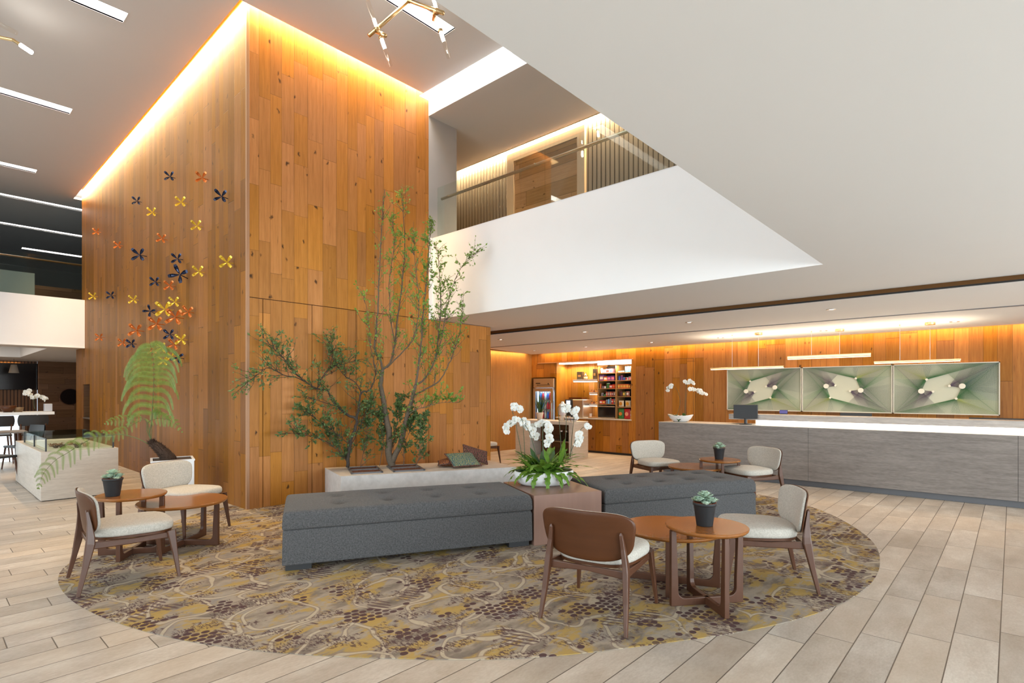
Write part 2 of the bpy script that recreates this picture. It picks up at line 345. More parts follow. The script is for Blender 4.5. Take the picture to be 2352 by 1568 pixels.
# ------------------------------------------------------------------ carpet inset, free curved outline
def rug_mat():
    t = NT('patterned_carpet'); P = t.pos(); x, y, z = t.xyz(P)
    wob = t.n('ShaderNodeVectorMath', {0: P, 1: t.scl(t.n('ShaderNodeTexNoise', {'Vector': P, 'Scale': 1.7, 'Detail': 2}).outputs[1], .55, .55, .55)}, operation='ADD').outputs[0]
    b1 = t.noise(t.scl(P, 1.5, 3.2, 1), 1.6, 5, .6)
    c = t.ramp(b1, [(.30, (.15, .115, .095)), (.42, (.235, .19, .15)), (.53, (.40, .33, .255)), (.66, (.27, .24, .22)), (.78, (.20, .165, .14))])
    ya = t.noise(t.scl(wob, 1.0, 1.7, 1), 3.0, 4, .6); yb = t.noise(P, 26.0, 3, .7)
    c = t.mix(t.math('MULTIPLY', t.math('MULTIPLY', t.step(t.math('ADD', ya, t.math('MULTIPLY', yb, .22)), .575, .69), t.step(t.noise(t.scl(P, 3.0, 9.0, 1), 1.6, 4, .7), .36, .50)), .92), c, (.46, .30, .075))
    # large hand drawn rings with taupe outlines
    for sc, seed, r0, r1 in ((1.25, 3.1, .30, .355), (1.7, 11.7, .33, .39)):
        vo = t.n('ShaderNodeTexVoronoi', {'Vector': t.n('ShaderNodeVectorMath', {0: wob, 1: (seed, seed*.7, -seed)}, operation='ADD').outputs[0], 'Scale': sc, 'Randomness': .75}, voronoi_dimensions='2D')
        d = vo.outputs['Distance']
        ln = t.math('MULTIPLY', t.step(d, r0-.012, r0+.004), t.math('SUBTRACT', 1.0, t.step(d, r1-.004, r1+.012)))
        inn = t.math('MULTIPLY', t.step(d, r0+.006, r0+.016), t.math('SUBTRACT', 1.0, t.step(d, r1-.016, r1-.006)))
        c = t.mix(t.math('MULTIPLY', ln, .7), c, (.25, .19, .16))
        c = t.mix(t.math('MULTIPLY', inn, .92), c, t.mix(yb, (.46, .36, .24), (.60, .52, .40)))
    # plum dots on a hexagonal net, only in patches
    DS = .056
    gx = t.math('DIVIDE', x, DS); gy = t.math('DIVIDE', y, DS*.866)
    ky = t.math('FLOOR', gy); off = t.math('MULTIPLY', t.math('MODULO', t.math('ABSOLUTE', ky), 2.0), .5)
    gx2 = t.math('ADD', gx, off); kx = t.math('FLOOR', gx2)
    dx = t.math('SUBTRACT', t.math('SUBTRACT', gx2, kx), .5); dy = t.math('SUBTRACT', t.math('SUBTRACT', gy, ky), .5)
    dd = t.math('SQRT', t.math('ADD', t.math('MULTIPLY', dx, dx), t.math('MULTIPLY', dy, dy)))
    cellp = t.vec(t.math('MULTIPLY', kx, DS), t.math('MULTIPLY', ky, DS*.866), 4.0)
    sel = t.step(t.noise(cellp, 3.4, 3, .7), .575, .585)
    dot = t.math('MULTIPLY', t.math('SUBTRACT', 1.0, t.step(dd, .40, .46)), sel)
    c = t.mix(t.math('MULTIPLY', dot, .95), c, (.062, .022, .030))
    # ragged plum smears
    s1 = t.noise(t.scl(P, 1.0, 1.4, 1), 3.4, 3, .6); s2 = t.noise(t.scl(P, 60, 22, 1), 1.0, 4, .75)
    c = t.mix(t.math('MULTIPLY', t.math('MULTIPLY', t.step(s1, .50, .56), t.step(s2, .49, .54)), .88), c, (.075, .032, .038))
    # short hatches
    hx = t.math('FRACT', t.math('DIVIDE', t.math('ADD', x, t.math('MULTIPLY', y, .4)), .045)); s3 = t.noise(t.scl(P, 1, 1, 1), 3.0, 1)
    h = t.math('MULTIPLY', t.math('MULTIPLY', t.step(hx, .55, .62), t.step(s3, .62, .64)), t.step(s2, .36, .42))
    c = t.mix(t.math('MULTIPLY', h, .85), c, (.10, .05, .055))
    pile = t.noise(P, 330.0, 2, .8); c = t.mix(t.math('MULTIPLY', pile, .35), c, tuple([.20, .17, .14]))
    t.bump(pile, .6, .004)
    return t.out(c, .98, 0, .05)
M['rug'] = rug_mat()
cx0, cy0 = 4.55, 4.15
rp = [(0.771,5.503),(5.621,0.843),(1.773,2.507),(2.888,1.533),(0.919,4.04),(4.139,0.917),(4.931,0.798),(7.815,1.982),(0.898,5.931),(1.4,3.006),(2.255,1.98),(1.36,6.47),(1.951,6.927),(2.4,7.30),(6.892,1.276),(8.16,2.636),(8.3,3.6),(7.9,4.7),(7.0,5.8),(5.8,6.7),(4.4,7.35),(3.3,7.5),(6.3,1.0),(3.45,1.19)]
pol = sorted((math.atan2(y-cy0, x-cx0), math.hypot(x-cx0, y-cy0)) for x, y in rp)
def rug_r(a):
    n = len(pol); P3 = [(p[0]-2*PI, p[1]) for p in pol] + pol + [(p[0]+2*PI, p[1]) for p in pol]
    for i in range(1, len(P3)-2):
        if P3[i][0] <= a < P3[i+1][0]:
            (t0, r0), (t1, r1), (t2, r2), (t3, r3) = P3[i-1:i+3]; u = (a-t1)/(t2-t1)
            m1 = (r2-r0)/(t2-t0)*(t2-t1); m2 = (r3-r1)/(t3-t1)*(t2-t1)
            return (2*u**3-3*u*u+1)*r1+(u**3-2*u*u+u)*m1+(-2*u**3+3*u*u)*r2+(u**3-u*u)*m2
rr = [rug_r(-PI+2*PI*i/180) for i in range(180)]
for _ in range(3): rr = [(rr[i-1]+2*rr[i]+rr[(i+1) % 180])/4 for i in range(180)]
out = [(cx0+r*math.cos(-PI+2*PI*i/180), cy0+r*math.sin(-PI+2*PI*i/180)) for i, r in enumerate(rr)]
# the carpet stops at the timber tower
out = [(x, min(y, 7.02)) if x > 2.81 else (x, y) for x, y in out]
rug = MB().prism(out, 0.0005, .005).build('carpet', M['rug'])
tag(rug, 'large oval patterned carpet in beige, mustard and plum laid into the tiled floor', 'carpet')

# ------------------------------------------------------------------ timber tower (core) with its low extension
TX, TY, TE = 2.815, 7.03, 5.69; LW = 7.13; HT = 2.65
core = MB().box((TX+.03, TY+.03, 0), (TE-.03, 15.88, 6.75)).box((TX+.03, 16.70, 0), (TE-.03, 17.44, 2.56)).box((TX+.6, 15.85, 0), (TE-.03, 16.75, 6.75)).box((TX+.03, 15.86, 1.68), (TE, 16.75, 6.75))
core.box((TE-.05, TY+.03, 0), (LW-.03, 8.2, HT-.02))
wc = struct('wall_core', core, M['dark'])
def panel(name, mb, m, lab=None):
    o = mb.build(name, m, wc, bevel=.002, seg=1); 
    if lab: o['label'] = lab
    return o
g = .004
fr = MB().box((TX+.03, TY, 0), (3.014-g, TY+.03, HT-g)).box((TX+.03, TY, HT+g), (TE, TY+.03, 6.75))
panel('cladding', fr, M['oak'])
for a, b in ((3.014, 3.676), (3.676, 4.352), (4.352, 5.694), (5.694, LW)):
    panel('hidden_door_panel' if b < 5.7 else 'cladding', MB().box((a+g, TY, .004), (b-g, TY+.03, HT-g if b < 5.7 else HT)), M['oak'])
panel('end_cladding', MB().box((LW-.03, TY+.031, 0), (LW, 8.2, HT)).box((TE-.03, TY+.031, HT), (TE, 16.7, 6.75)).box((TE, TY+.031, HT-.02), (LW, 8.2, HT)), M['oak'])
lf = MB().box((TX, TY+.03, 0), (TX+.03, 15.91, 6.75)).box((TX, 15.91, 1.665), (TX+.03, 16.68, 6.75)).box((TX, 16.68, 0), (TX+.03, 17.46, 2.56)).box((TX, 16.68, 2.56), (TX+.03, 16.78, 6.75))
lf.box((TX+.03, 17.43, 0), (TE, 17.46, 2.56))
panel('side_cladding', lf, M['oak_shaded'], 'plank side of the timber tower, shade painted into its colour')
panel('niche_lining', MB().box((TX+.55, 15.9, 0), (TX+.6, 16.69, 1.67)).box((TX+.02, 15.90, 0), (TX+.58, 15.912, 1.67)).box((TX+.02, 16.678, 0), (TX+.58, 16.69, 1.67)).box((TX+.02, 15.9, 1.664), (TX+.6, 16.69, 1.68)), M['oak_horiz'])
panel('niche_shelf', MB().box((TX+.0, 15.913, .84), (TX+.5, 16.677, .87)), M['chrome'], 'steel shelf in the niche')
panel('corner_trim', MB().box((TX-.004, TY-.004, 0), (TX+.032, TY+.034, 6.74)), M['corner'], 'pale solid wood corner strip')

# ------------------------------------------------------------------ slabs, ceilings, fascias
LZ, FX, NY, FT = 2.66, 5.78, 1.315, 3.99
TRX = 7.62
def cz_(x): return 2.605-.0372*(x-7.65)
low = MB().box((-9, -7.5, LZ), (FX, NY, FT)).box((FX, -7.5, LZ), (TRX, 17, 3.35)).box((FX, NY-.3, 3.35), (FX+.15, 7.0, FT)).box((FX, -7.5, 3.35), (FX+.15, NY, FT))
struct('ceiling_low', low, M['ceil'])
# the fascia of the gallery is the painted front of the slab
struct('trim_gallery_fascia', MB().box((FX-.012, NY, LZ-.001), (FX, TY, FT+.002)).box((FX-.012, NY, FT), (FX+.15, TY-.02, FT+.006)).box((TE+.002, TY-.004, LZ-.001), (FX+.16, TY+.04, FT+.002)), M['white'])
# bronze strip in the shadow gap and the ceiling beyond it, falling slightly to the back wall
struct('trim_bronze', MB().box((TRX, -7.5, 2.597), (TRX+.012, 17, 2.665)), M['bronze'])
struct('trim_painted_gap_shade', MB().box((TRX+.012, -7.5, 2.62), (TRX+.12, 17, 2.64)).box((TRX-.003, -7.5, 2.595), (TRX+.012, 17, 2.613)), M['dark'])  # dark strips paint the shade along the bronze edge
struct('trim_painted_groove_shade', MB().rings([[(9.27, y, cz_(9.27)), (9.30, y, cz_(9.30)), (9.30, y, cz_(9.3)-.010), (9.27, y, cz_(9.27)-.010)] for y in (-7.5, 9.40)]), M['kick'])  # proud dark strip paints the thin shadow line across the ceiling
def cz(x): return 2.605-.0372*(x-7.65)
back = MB()
for a, b in ((TRX+.10, 9.27), (9.295, 11.08)):
    back.rings([[(a, y, cz(a)), (b, y, cz(b)), (b, y, cz(b)+.03), (a, y, cz(a)+.03)] for y in (-7.5, 9.40)])
struct('ceiling_reception', back, M['ceil'])
struct('ceiling_reception_backing', MB().box((9.2, -7.5, 2.66), (12.2, 9.9, 2.72)).box((9.265, -7.5, cz(9.3)+.012), (9.30, 9.4, cz(9.3)+.03)).box((TRX, -7.5, 2.66), (9.2, 17, 2.72)), M['kick'])
# upper ceiling with the slots for the linear lights
HZ = 6.22
strips = [(-9, 1.84, 8.33, .25), (-9, 1.83, 11.78, .25), (-9, 1.82, 15.52, .25), (-9, 3.2, 17.93, .22), (-9, 3.6, 20.92, .24), (2.46, 4.04, 24.03, .24), (0.5, 4.80, 5.50, .24)]
hi = MB()
def slab_with_holes(x0, x1, y0, y1, holes):
    ys = sorted({y0, y1} | {h[2] for h in holes} | {h[3] for h in holes})
    ys = [y for y in ys if y0 <= y <= y1]
    for a, b in zip(ys, ys[1:]):
        hs = sorted([h for h in holes if h[2] <= a+1e-6 and h[3] >= b-1e-6 and h[1] > x0 and h[0] < x1]); x = x0
        for h in hs:
            if h[0] > x: hi.box((x, a, HZ), (h[0], b, HZ+.05))
            x = max(x, h[1])
        if x < x1: hi.box((x, a, HZ), (x1, b, HZ+.05))
holes = [(a, b, c-w_/2, c+w_/2) for a, b, c, w_ in strips] + [(2.69, 5.70, 6.92, 17.0)]
slab_with_holes(-9, TE, -7.5, 28.5, holes)
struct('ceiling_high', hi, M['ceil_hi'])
struct('ceiling_high_backing', MB().box((-9, -7.5, 6.72), (12, 28.5, 6.8)).box((2.60, 6.86, HZ+.05), (2.66, 17.1, 6.72)).box((2.60, 6.80, HZ+.05), (5.7, 6.86, 6.72)), M['ceil'])
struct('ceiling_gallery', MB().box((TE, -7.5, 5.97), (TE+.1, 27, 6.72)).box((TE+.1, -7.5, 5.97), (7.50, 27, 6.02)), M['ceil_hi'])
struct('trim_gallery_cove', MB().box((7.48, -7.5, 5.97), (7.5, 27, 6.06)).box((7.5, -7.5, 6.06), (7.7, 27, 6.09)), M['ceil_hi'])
lab = ['nearest the chandelier', 'second from the front', 'third from the front', 'fourth from the front, reaching behind the timber tower', 'fifth from the front, reaching behind the timber tower', 'short, farthest back above the far gallery', 'crossing behind the brass chandelier']
for (a, b, c, w_), l_ in zip(strips, lab):
    st = thing('strip_light', 'long white recessed ceiling strip light, ' + l_, 'ceiling light', ((max(a, -6)+b)/2, c, HZ), group='recessed ceiling strip lights')
    L = b-a
    o = MB().box((a-((max(a,-6)+b)/2), -w_/2, .03), (b-((max(a,-6)+b)/2), w_/2, .045)).build('diffuser', M['lamp'], st)
    MB().box((a-((max(a,-6)+b)/2), -w_/2-.012, -.002), (b-((max(a,-6)+b)/2)+.012, -w_/2, .02)).box((a-((max(a,-6)+b)/2), w_/2, -.002), (b-((max(a,-6)+b)/2)+.012, w_/2+.012, .02)).box((b-((max(a,-6)+b)/2), -w_/2, -.002), (b-((max(a,-6)+b)/2)+.012, w_/2, .02)).build('frame', M['ceil_hi'], st)
cs = thing('strip_light', 'bright white linear light washing the ceiling step above the gallery', 'ceiling light', (TE-.10, 4.2, HZ), group='recessed ceiling strip lights')
MB().box((-.09, -2.9, -.004), (.09, 2.82, -.001)).build('diffuser', emit('step_light', (1, 1, 1), 9.0), cs)

# ------------------------------------------------------------------ gallery on the right: floor, wall, door, glass rail
struct('wall_gallery', MB().box((7.61, -7.5, 3.35), (7.75, 27, 6.1)), M['slat_grey'])
struct('wall_gallery_pier', MB().box((TE, TY, 3.35), (6.30, TY+.35, 5.97)), M['greywall'])
struct('floor_gallery', MB().box((FX, -7.5, 3.33), (7.65, 16, 3.36)), M['kick'])
dr = thing('door_1', None, None, (7.60, 6.15, 3.36)); dr['kind'] = 'structure'
fm = M['corner']
MB().box((-.05, .70, 0), (.02, .87, 2.56)).box((-.05, -.89, 0), (.02, -.74, 2.56)).box((-.05, -.74, 2.40), (.02, .70, 2.56)).build('door_frame', grain_wood('pale_frame_wood', (.42, .29, .19), (.55, .41, .29), .5, 2), dr)
MB().box((-.01, -.74, 0), (.03, -.02, 2.40)).build('door_leaf', M['oak_horiz_l'] if 'oak_horiz_l' in M else wood_wall('door_board', (.22, .11, .045), (.34, .19, .085), (.44, .27, .13), pw=.32, pl=2.0, horiz=True), dr)
MB().box((-.01, -.015, 0), (.03, .70, 2.40)).build('door_leaf', bpy.data.materials['door_board'], dr)
dr.name = 'door_1'
gl = thing('glass_balustrade', 'frameless glass balustrade with brass handrail on the white gallery edge', 'balustrade', (FX+.07, 4.2, FT))
gy = [7.0-4.2, 5.17-4.2, 2.63-4.2, NY-4.2, -1.2-4.2]
for a, b in zip(gy, gy[1:]):
    MB().box((-.006, b+.006, .007), (.006, a-.006, .84)).build('glass_pane', M['glass'], gl)
    MB().cyl((0, a-.25, .66), (.05, a-.25, .66), .008, 8).build('rail_bracket', M['chrome'], gl)
MB().cyl((.05, gy[0]-.05, .66), (.05, gy[-1], .66), .022, 12).build('handrail', plain('satin_rail', (.62, .55, .44), .3, 1), gl, smooth=True)

# ------------------------------------------------------------------ right hand back wall with the snack alcove
BX = 11.25
AY0, AY1, AZ0, AZ1 = 6.52, 8.74, .845, 2.235
bw = MB().box((BX, -7.5, 0), (BX+.08, AY0, 2.9)).box((BX, AY0, AZ1+.0), (BX+.08, 9.9, 2.9)).box((BX, AY0, 0), (BX+.08, AY1, AZ0-.03)).box((BX, AY1, 1.86), (BX+.08, 9.55, AZ1))
struct('wall_right', bw, M['oak_amber'])
struct('wall_alcove', MB().box((11.85, 6.4, 0), (11.9, 9.9, 2.9)).box((BX+.08, AY0-.04, 0), (11.86, AY0, 2.9)).box((BX+.02, AY1-.02, 0), (11.86, AY1+.02, AZ1)).box((BX+.08, AY0, AZ1+.02), (11.86, 9.6, AZ1+.06)).box((BX+.5, 7.48, AZ0), (BX+.6, AY1, AZ1)), M['oak_amber'])
d2 = thing('door_2', None, None, (BX, 5.485, 0)); d2['kind'] = 'structure'
MB().box((-.006, -.452, .01), (-.001, .452, 2.196)).build('door_leaf', M['oak_amber'], d2)
MB().box((-.0015, -.458, .01), (-.0002, .458, 2.202)).build('door_seam', M['dark'], d2)  # dark sheet behind the leaf draws the seam around the door
struct('wall_end', MB().box((TE, 9.55, 0), (12, 9.65, 2.9)), M['slat'])
struct('trim_wall_base', MB().box((BX-.004, -7.5, 0), (BX, 8.7, .05)), M['dark'])
struct('wall_tower_rear', MB().box((6.0, 9.66, 0), (12, 9.7, 2.9)), M['white'])

# ------------------------------------------------------------------ left side: far gallery, coffer, lounge walls
GY = 16.44
fl = MB().box((-9, GY, 2.55), (TX-.001, GY+.18, 3.685)).box((-9, GY+.18, 2.55), (12, 28, 2.66) if False else (-9.0001, GY+.18, 2.55))
struct('trim_far_fascia', MB().box((-9, GY, 2.548), (TX-.002, GY+.18, 3.685)).box((-9, GY-.015, 2.53), (TX-.002, GY+.18, 2.548)), M['white'])
cf = MB().box((-9, GY+.18, 2.55), (8, 17.5, 3.1)).box((2.25, 17.5, 2.55), (8, 28, 3.1)).box((-9, 22.4, 2.55), (2.25, 28, 3.1)).box((-9, 17.5, 2.9), (2.25, 22.4, 3.1))
struct('ceiling_lounge', cf, M['ceil'])
strip_lamp('coffer_lamp', (-3.3, 19.9, 2.86), 10.4, 4.2, 190, (1.0, .90, .78))
struct('wall_lounge_far', MB().box((-9, 25, 0), (2.95, 25.2, 2.56)), M['slat_dark'])
struct('wall_lounge_boards', MB().box((2.95, 24.6, 0), (7.8, 24.8, 2.56)), M['oak_horiz'])
struct('wall_upper_far', MB().box((-9, 27.5, 3.1), (8, 27.7, 6.3)), plain('dim_plaster', (.20, .185, .17), .8))
struct('wall_upper_boards', MB().box((2.2, 22.0, 3.1), (7.5, 22.1, 4.75)).box((2.2, 22.1, 3.1), (2.3, 27.4, 4.75)), M['oak_horiz'])
fp = thing('partition_screen', 'pale frosted screen beside the timber wall on the far gallery', 'screen', (1.75, 20.5, 3.1))
MB().box((-.75, 0, 0), (.62, .05, 1.75)).build('frosted_pane', plain('frosted_glass', (.33, .36, .31), .6), fp)
fb = thing('glass_balustrade', 'glass balustrade with steel rail on the far left gallery', 'balustrade', (-1.0, GY+.09, 3.685))
for a, b in ((-5, -1.2), (-1.19, 1.5), (1.51, 3.78)):
    MB().box((a, -.006, .002), (b-.01, .006, .95)).build('glass_pane', M['glass'], fb)
MB().cyl((-5, .06, .85), (3.78, .06, .85), .022, 10).build('handrail', M['chrome'], fb, smooth=True)
# glazed entrance front behind the camera and the side glazing
def glazing(name, axis, c, a0, a1, z0, z1, n, i):
    wn_ = thing(name, None, None, (c, (a0+a1)/2, z0) if axis == 'x' else ((a0+a1)/2, c, z0)); wn_['kind'] = 'structure'
    L = a1-a0; f = MB(); q = MB()
    for k in range(n+1):
        u = -L/2+L*k/n
        if axis == 'x': f.box((-.05, u-.03, 0), (.05, u+.03, z1-z0))
        else: f.box((u-.03, -.05, 0), (u+.03, .05, z1-z0))
    for zz in (0, z1-z0-.06):
        if axis == 'x': f.box((-.05, -L/2, zz), (.05, L/2, zz+.06))
        else: f.box((-L/2, -.05, zz), (L/2, .05, zz+.06))
    if axis == 'x': q.box((-.006, -L/2, .06), (.006, L/2, z1-z0-.06))
    else: q.box((-L/2, -.006, .06), (L/2, .006, z1-z0-.06))
    f.build('window_frame', M['kick'], wn_); q.build('window_pane', M['glass'], wn_)
glazing('window_1', 'y', -6.5, -8.5, 13, 0, LZ, 12, 0)
glazing('window_2', 'x', -7.5, -6.4, 27, 0, HZ, 16, 0)
struct('wall_front_upper', MB().box((-9, -7.5, FT), (13, -7.4, 6.3)), M['white'])
struct('wall_beyond_reception', MB().box((11.2, -7.5, 0), (13, -6.6, 2.6)), M['white'])
# ------------------------------------------------------------------ lounge chairs
def sup(a, n=3.2):            # superellipse direction
    c, s = math.cos(a), math.sin(a)
    return (abs(c)**(2/n))*(1 if c >= 0 else -1), (abs(s)**(2/n))*(1 if s >= 0 else -1)
def make_chair():
    t = thing('lounge_chair', '', 'chair')
    # seat cushion, wider at the front (+X)
    mb = MB(); N = 48; R = []
    def ring(k, z, dome=0):
        r = []
        for i in range(N):
            x, y = sup(2*PI*i/N, 3.4); x *= .270*k; wy = (.272+.030*(x/.27))*k; r.append((x+.015, y*wy, z+dome*(1-x*x*4)))
        return r
    for k, z in ((.93, .375), (.985, .380), (1.0, .395), (1.0, .415), (.985, .432), (.95, .443), (.85, .450), (.6, .456), (.3, .459), (.05, .460)): R.append(ring(k, z))
    mb.rings(R); mb.build('seat', M['seat'], t, smooth=True)
    mb = MB(); mb.rings([ring(.90, .352), ring(.965, .358), ring(.965, .376)]); mb.build('seat_shell', M['walnut_ply'], t)
    # curved plywood backrest and its pad
    def bk(u, v, off, sc=1.0, kw=0):
        # u in -1..1 across, v in -1..1 up, on a curved leaning sheet
        yy = u*(.335-.050*(1-v)/2)*sc; zz = .565+v*.150*sc+(.010*abs(u)**2 if v > 0 else -.018*(1-abs(u)**2)*abs(v))
        xx = -.285-.16*(zz-.44)+.62*yy*yy
        nx, ny = 1.0, -1.24*yy; L = math.hypot(nx, ny)
        return (xx+off*nx/L, yy+off*ny/L, zz)
    def sheet(mb, o0, o1, sc, puff=0, inset=.0):
        N = 56; rs = []
        def edge(f, off):
            r = []
            for i in range(N):
                u, v = sup(2*PI*i/N, 3.6); r.append(bk(u*f, v*f, off, sc))
            return r
        for f, off in ((.02, o0), (.5, o0), (.8, o0), (.95, o0), (1.0, o0+.004*(1 if o1 > o0 else -1)), (1.0, o1-.004*(1 if o1 > o0 else -1)), (.97, o1), (.85, o1+puff*.5), (.6, o1+puff*.85), (.3, o1+puff), (.02, o1+puff)):
            rs.append(edge(f, off))
        mb.rings(rs)
    mb = MB(); sheet(mb, 0, .011, 1.0); mb.build('backrest', M['walnut_ply'], t, smooth=True)
    mb = MB(); sheet(mb, .0112, .034, .985, .012); mb.build('back_pad', M['seat'], t, smooth=True)
    for s in (-1, 1):
        # rear leg: floor, knee at the seat, thin pointed top behind the backrest
        p = [(-.345, .285*s, 0), (-.305, .272*s, .18), (-.272, .262*s, .355), (-.270, .258*s, .40), (-.276, .245*s, .50), (-.288, .235*s, .585), (-.290, .234*s, .60)]
        z = [(.020, .024), (.030, .036), (.036, .058), (.034, .052), (.028, .030), (.022, .018), (.008, .008)]
        MB().beam(p, z, (0, 1, 0)).build('rear_leg', M['walnut'], t)
        p = [(.285, .292*s, 0), (.262, .276*s, .18), (.236, .262*s, .368)]
        MB().beam(p, [(.020, .022), (.028, .034), (.034, .062)], (0, 1, 0)).build('front_leg', M['walnut'], t)
        MB().beam([(.235, .250*s, .335), (0, .250*s, .330), (-.265, .250*s, .338)], [(.022, .045), (.022, .040), (.022, .055)], (0, 1, 0)).build('side_rail', M['walnut'], t)
    MB().beam([(-.255, -.25, .335), (-.262, 0, .345), (-.255, .25, .335)], [(.05, .022), (.028, .022), (.05, .022)], (0, 0, 1)).build('cross_rail', M['walnut'], t)
    MB().beam([(.232, -.25, .338), (.236, 0, .346), (.232, .25, .338)], [(.05, .022), (.028, .022), (.05, .022)], (0, 0, 1)).build('cross_rail', M['walnut'], t)
    return t
ZR = .0052
R_ = math.radians
chairs = [
 ((3.13, 2.04, ZR), 12, 'walnut lounge chair in the right foreground, seen from behind its curved plywood back'),
 ((4.47, 1.47, ZR), 121, 'walnut lounge chair facing left, right of the front pair of round tables'),
 ((1.16, 5.17, ZR), -3, 'walnut lounge chair on the far left edge of the carpet, seen side on'),
 ((1.95, 6.42, ZR), -63, 'light upholstered lounge chair facing the room in front of the tree fern planter'),
 ((7.62, 3.98, 0), -118, 'lounge chair facing the room in front of the reception desk, left of the far tables'),
 ((7.62, 2.62, ZR), 150, 'lounge chair beside the reception desk, behind the right end of the grey ottoman'),
 ((7.93, 8.1, 0), -100, 'lounge chair half hidden behind the low timber wall, near the slatted wall'),
]
ch0 = make_chair()
for i, (p, a, l) in enumerate(chairs):
    if i == 0: ch0.location = p; ch0.rotation_euler = (0, 0, R_(a)); ch0['label'] = l; ch0['group'] = 'upholstered lounge chairs'
    else: dup(ch0, p, R_(a), l)

# ------------------------------------------------------------------ round nesting tables
def make_table(D, H, rleg, label):
    t = thing('round_table', label, 'table', group='round walnut side tables')
    th = .028; r = D/2
    MB().lathe([(.001, H-th), (r-.014, H-th), (r-.003, H-th+.010), (r, H-th+.016), (r, H-.005), (r-.004, H), (.001, H)], 72, cap=False).build('tabletop', M['top'], t, smooth=False)
    for k in range(2):
        a = k*PI/2; lw, rh, fr, tk = .052, .050, .050, .034
        R = rleg+.02; h = H-th; o = 0 if k == 0 else 0
        pts = [(-R, 0), (R, 0), (R, h), (R-lw*.72, h), (R-lw, .16)]
        for q in range(7):
            an = -q*PI/2/6; pts.append((R-lw-fr+fr*math.cos(an), rh+fr+fr*math.sin(an)))
        L = [(-x, z) for x, z in reversed(pts[2:])]
        pts = pts+L
        mb = MB(); ca, sa = math.cos(a), math.sin(a)
        vs = [(x*ca+s*tk/2*sa, x*sa-s*tk/2*ca, z) for s in (1, -1) for x, z in pts]; n = len(pts)
        mb.add(vs, [tuple(range(n)), tuple(reversed(range(n, 2*n)))]+[(i, n+i, n+(i+1) % n, (i+1) % n) for i in range(n)])
        mb.build('sled_leg', M['walnut'], t, bevel=.004)
    return t
def put(t, p, a): t.location = p; t.rotation_euler = (0, 0, R_(a)); return t
TS, TL = (.545, .54, .244), (.76, .425, .33)
t0 = put(make_table(*TS, 'taller small round walnut table in the right foreground with a succulent on it'), (3.69, 1.555, ZR), 51)
t1 = put(make_table(*TL, 'lower wide round walnut table in the right foreground, tucked under the small one'), (3.93, 1.93, ZR), 22)
dup(t0, (1.345, 5.87, ZR), R_(55), 'taller small round walnut table on the left carrying a potted succulent')
dup(t1, (1.755, 5.86, ZR), R_(-50), 'lower wide round walnut table on the left of the carpet with an empty top')
dup(t0, (7.50, 2.975, ZR), R_(30), 'taller small round walnut table in front of the reception desk with a succulent')
dup(t1, (7.42, 3.28, ZR), R_(10), 'lower wide round walnut table behind the right ottoman, near the reception desk')

# ------------------------------------------------------------------ succulents in charcoal pots
def make_succulent():
    t = thing('potted_succulent', '', 'plant')
    MB().lathe([(.001, 0), (.052, 0), (.054, .004), (.072, .135), (.075, .140), (.078, .142), (.079, .158), (.074, .159), (.070, .140), (.001, .139)], 40, cap=False).build('pot', M['pot'], t, smooth=True)
    MB().lathe([(.0695, .1392), (.073, .150), (.0755, .1605), (.071, .160), (.066, .147), (.001, .146)], 40, cap=False).build('rust_liner', plain('rust_liner', (.25, .06, .03), .8), t, smooth=True)
    mb = MB(); rng = random.Random(3)
    for (cx, cy, czz, rad, n) in ((0, 0, .215, .055, 26), (.045, .01, .185, .046, 20), (-.045, .02, .188, .045, 20), (.01, -.048, .182, .046, 20), (-.01, .048, .18, .045, 18), (.035, -.04, .17, .04, 14), (-.05, -.03, .165, .042, 14), (.05, .045, .165, .04, 12)):
        for i in range(n):
            az = i*2.39996; el = 1.25*(1-i/n)+.05+rng.uniform(-.1, .1); L = rad*(.55+.6*i/n)
            d = Vector((math.cos(az)*math.cos(el), math.sin(az)*math.cos(el), math.sin(el))); s = Vector((-math.sin(az), math.cos(az), 0)); u = d.cross(s)
            if u.z < 0: u = -u
            c = Vector((cx, cy, czz-.02)); wv = .020*(.6+.5*i/n)
            prof = [(0, .25), (.35, .75), (.7, 1.0), (.9, .75), (1.0, .12)]
            rows = []
            for q, ww in prof:
                cu = u*(.010*math.sin(q*PI*.5)**2*rng.uniform(.5, 1.3))
                pc = c+d*L*q+cu
                rows.append([pc-s*wv*ww+u*.006*ww, pc-u*.003, pc+s*wv*ww+u*.006*ww])
            mb.rings(rows, cap=False, closed=False)
    for i in range(30):
        a = rng.uniform(0, 2*PI); r = rng.uniform(.02, .055); mb.tube([(0, 0, .145), (math.cos(a)*r, math.sin(a)*r, .19)], .0015, 4)
    mb.build('rosettes', M['succ'], t, smooth=True)
    return t
s0 = make_succulent(); s0.location = (3.67, 1.56, ZR+.54); s0['label'] = 'succulent in a charcoal pot on the small round table in the right foreground'; s0['group'] = 'potted succulents'
dup(s0, (1.20, 5.86, ZR+.54), 1.3, 'succulent in a charcoal pot on the small round table at the left')
dup(s0, (7.49, 2.98, ZR+.54), 2.6, 'succulent in a charcoal pot on the far small table before the reception desk')

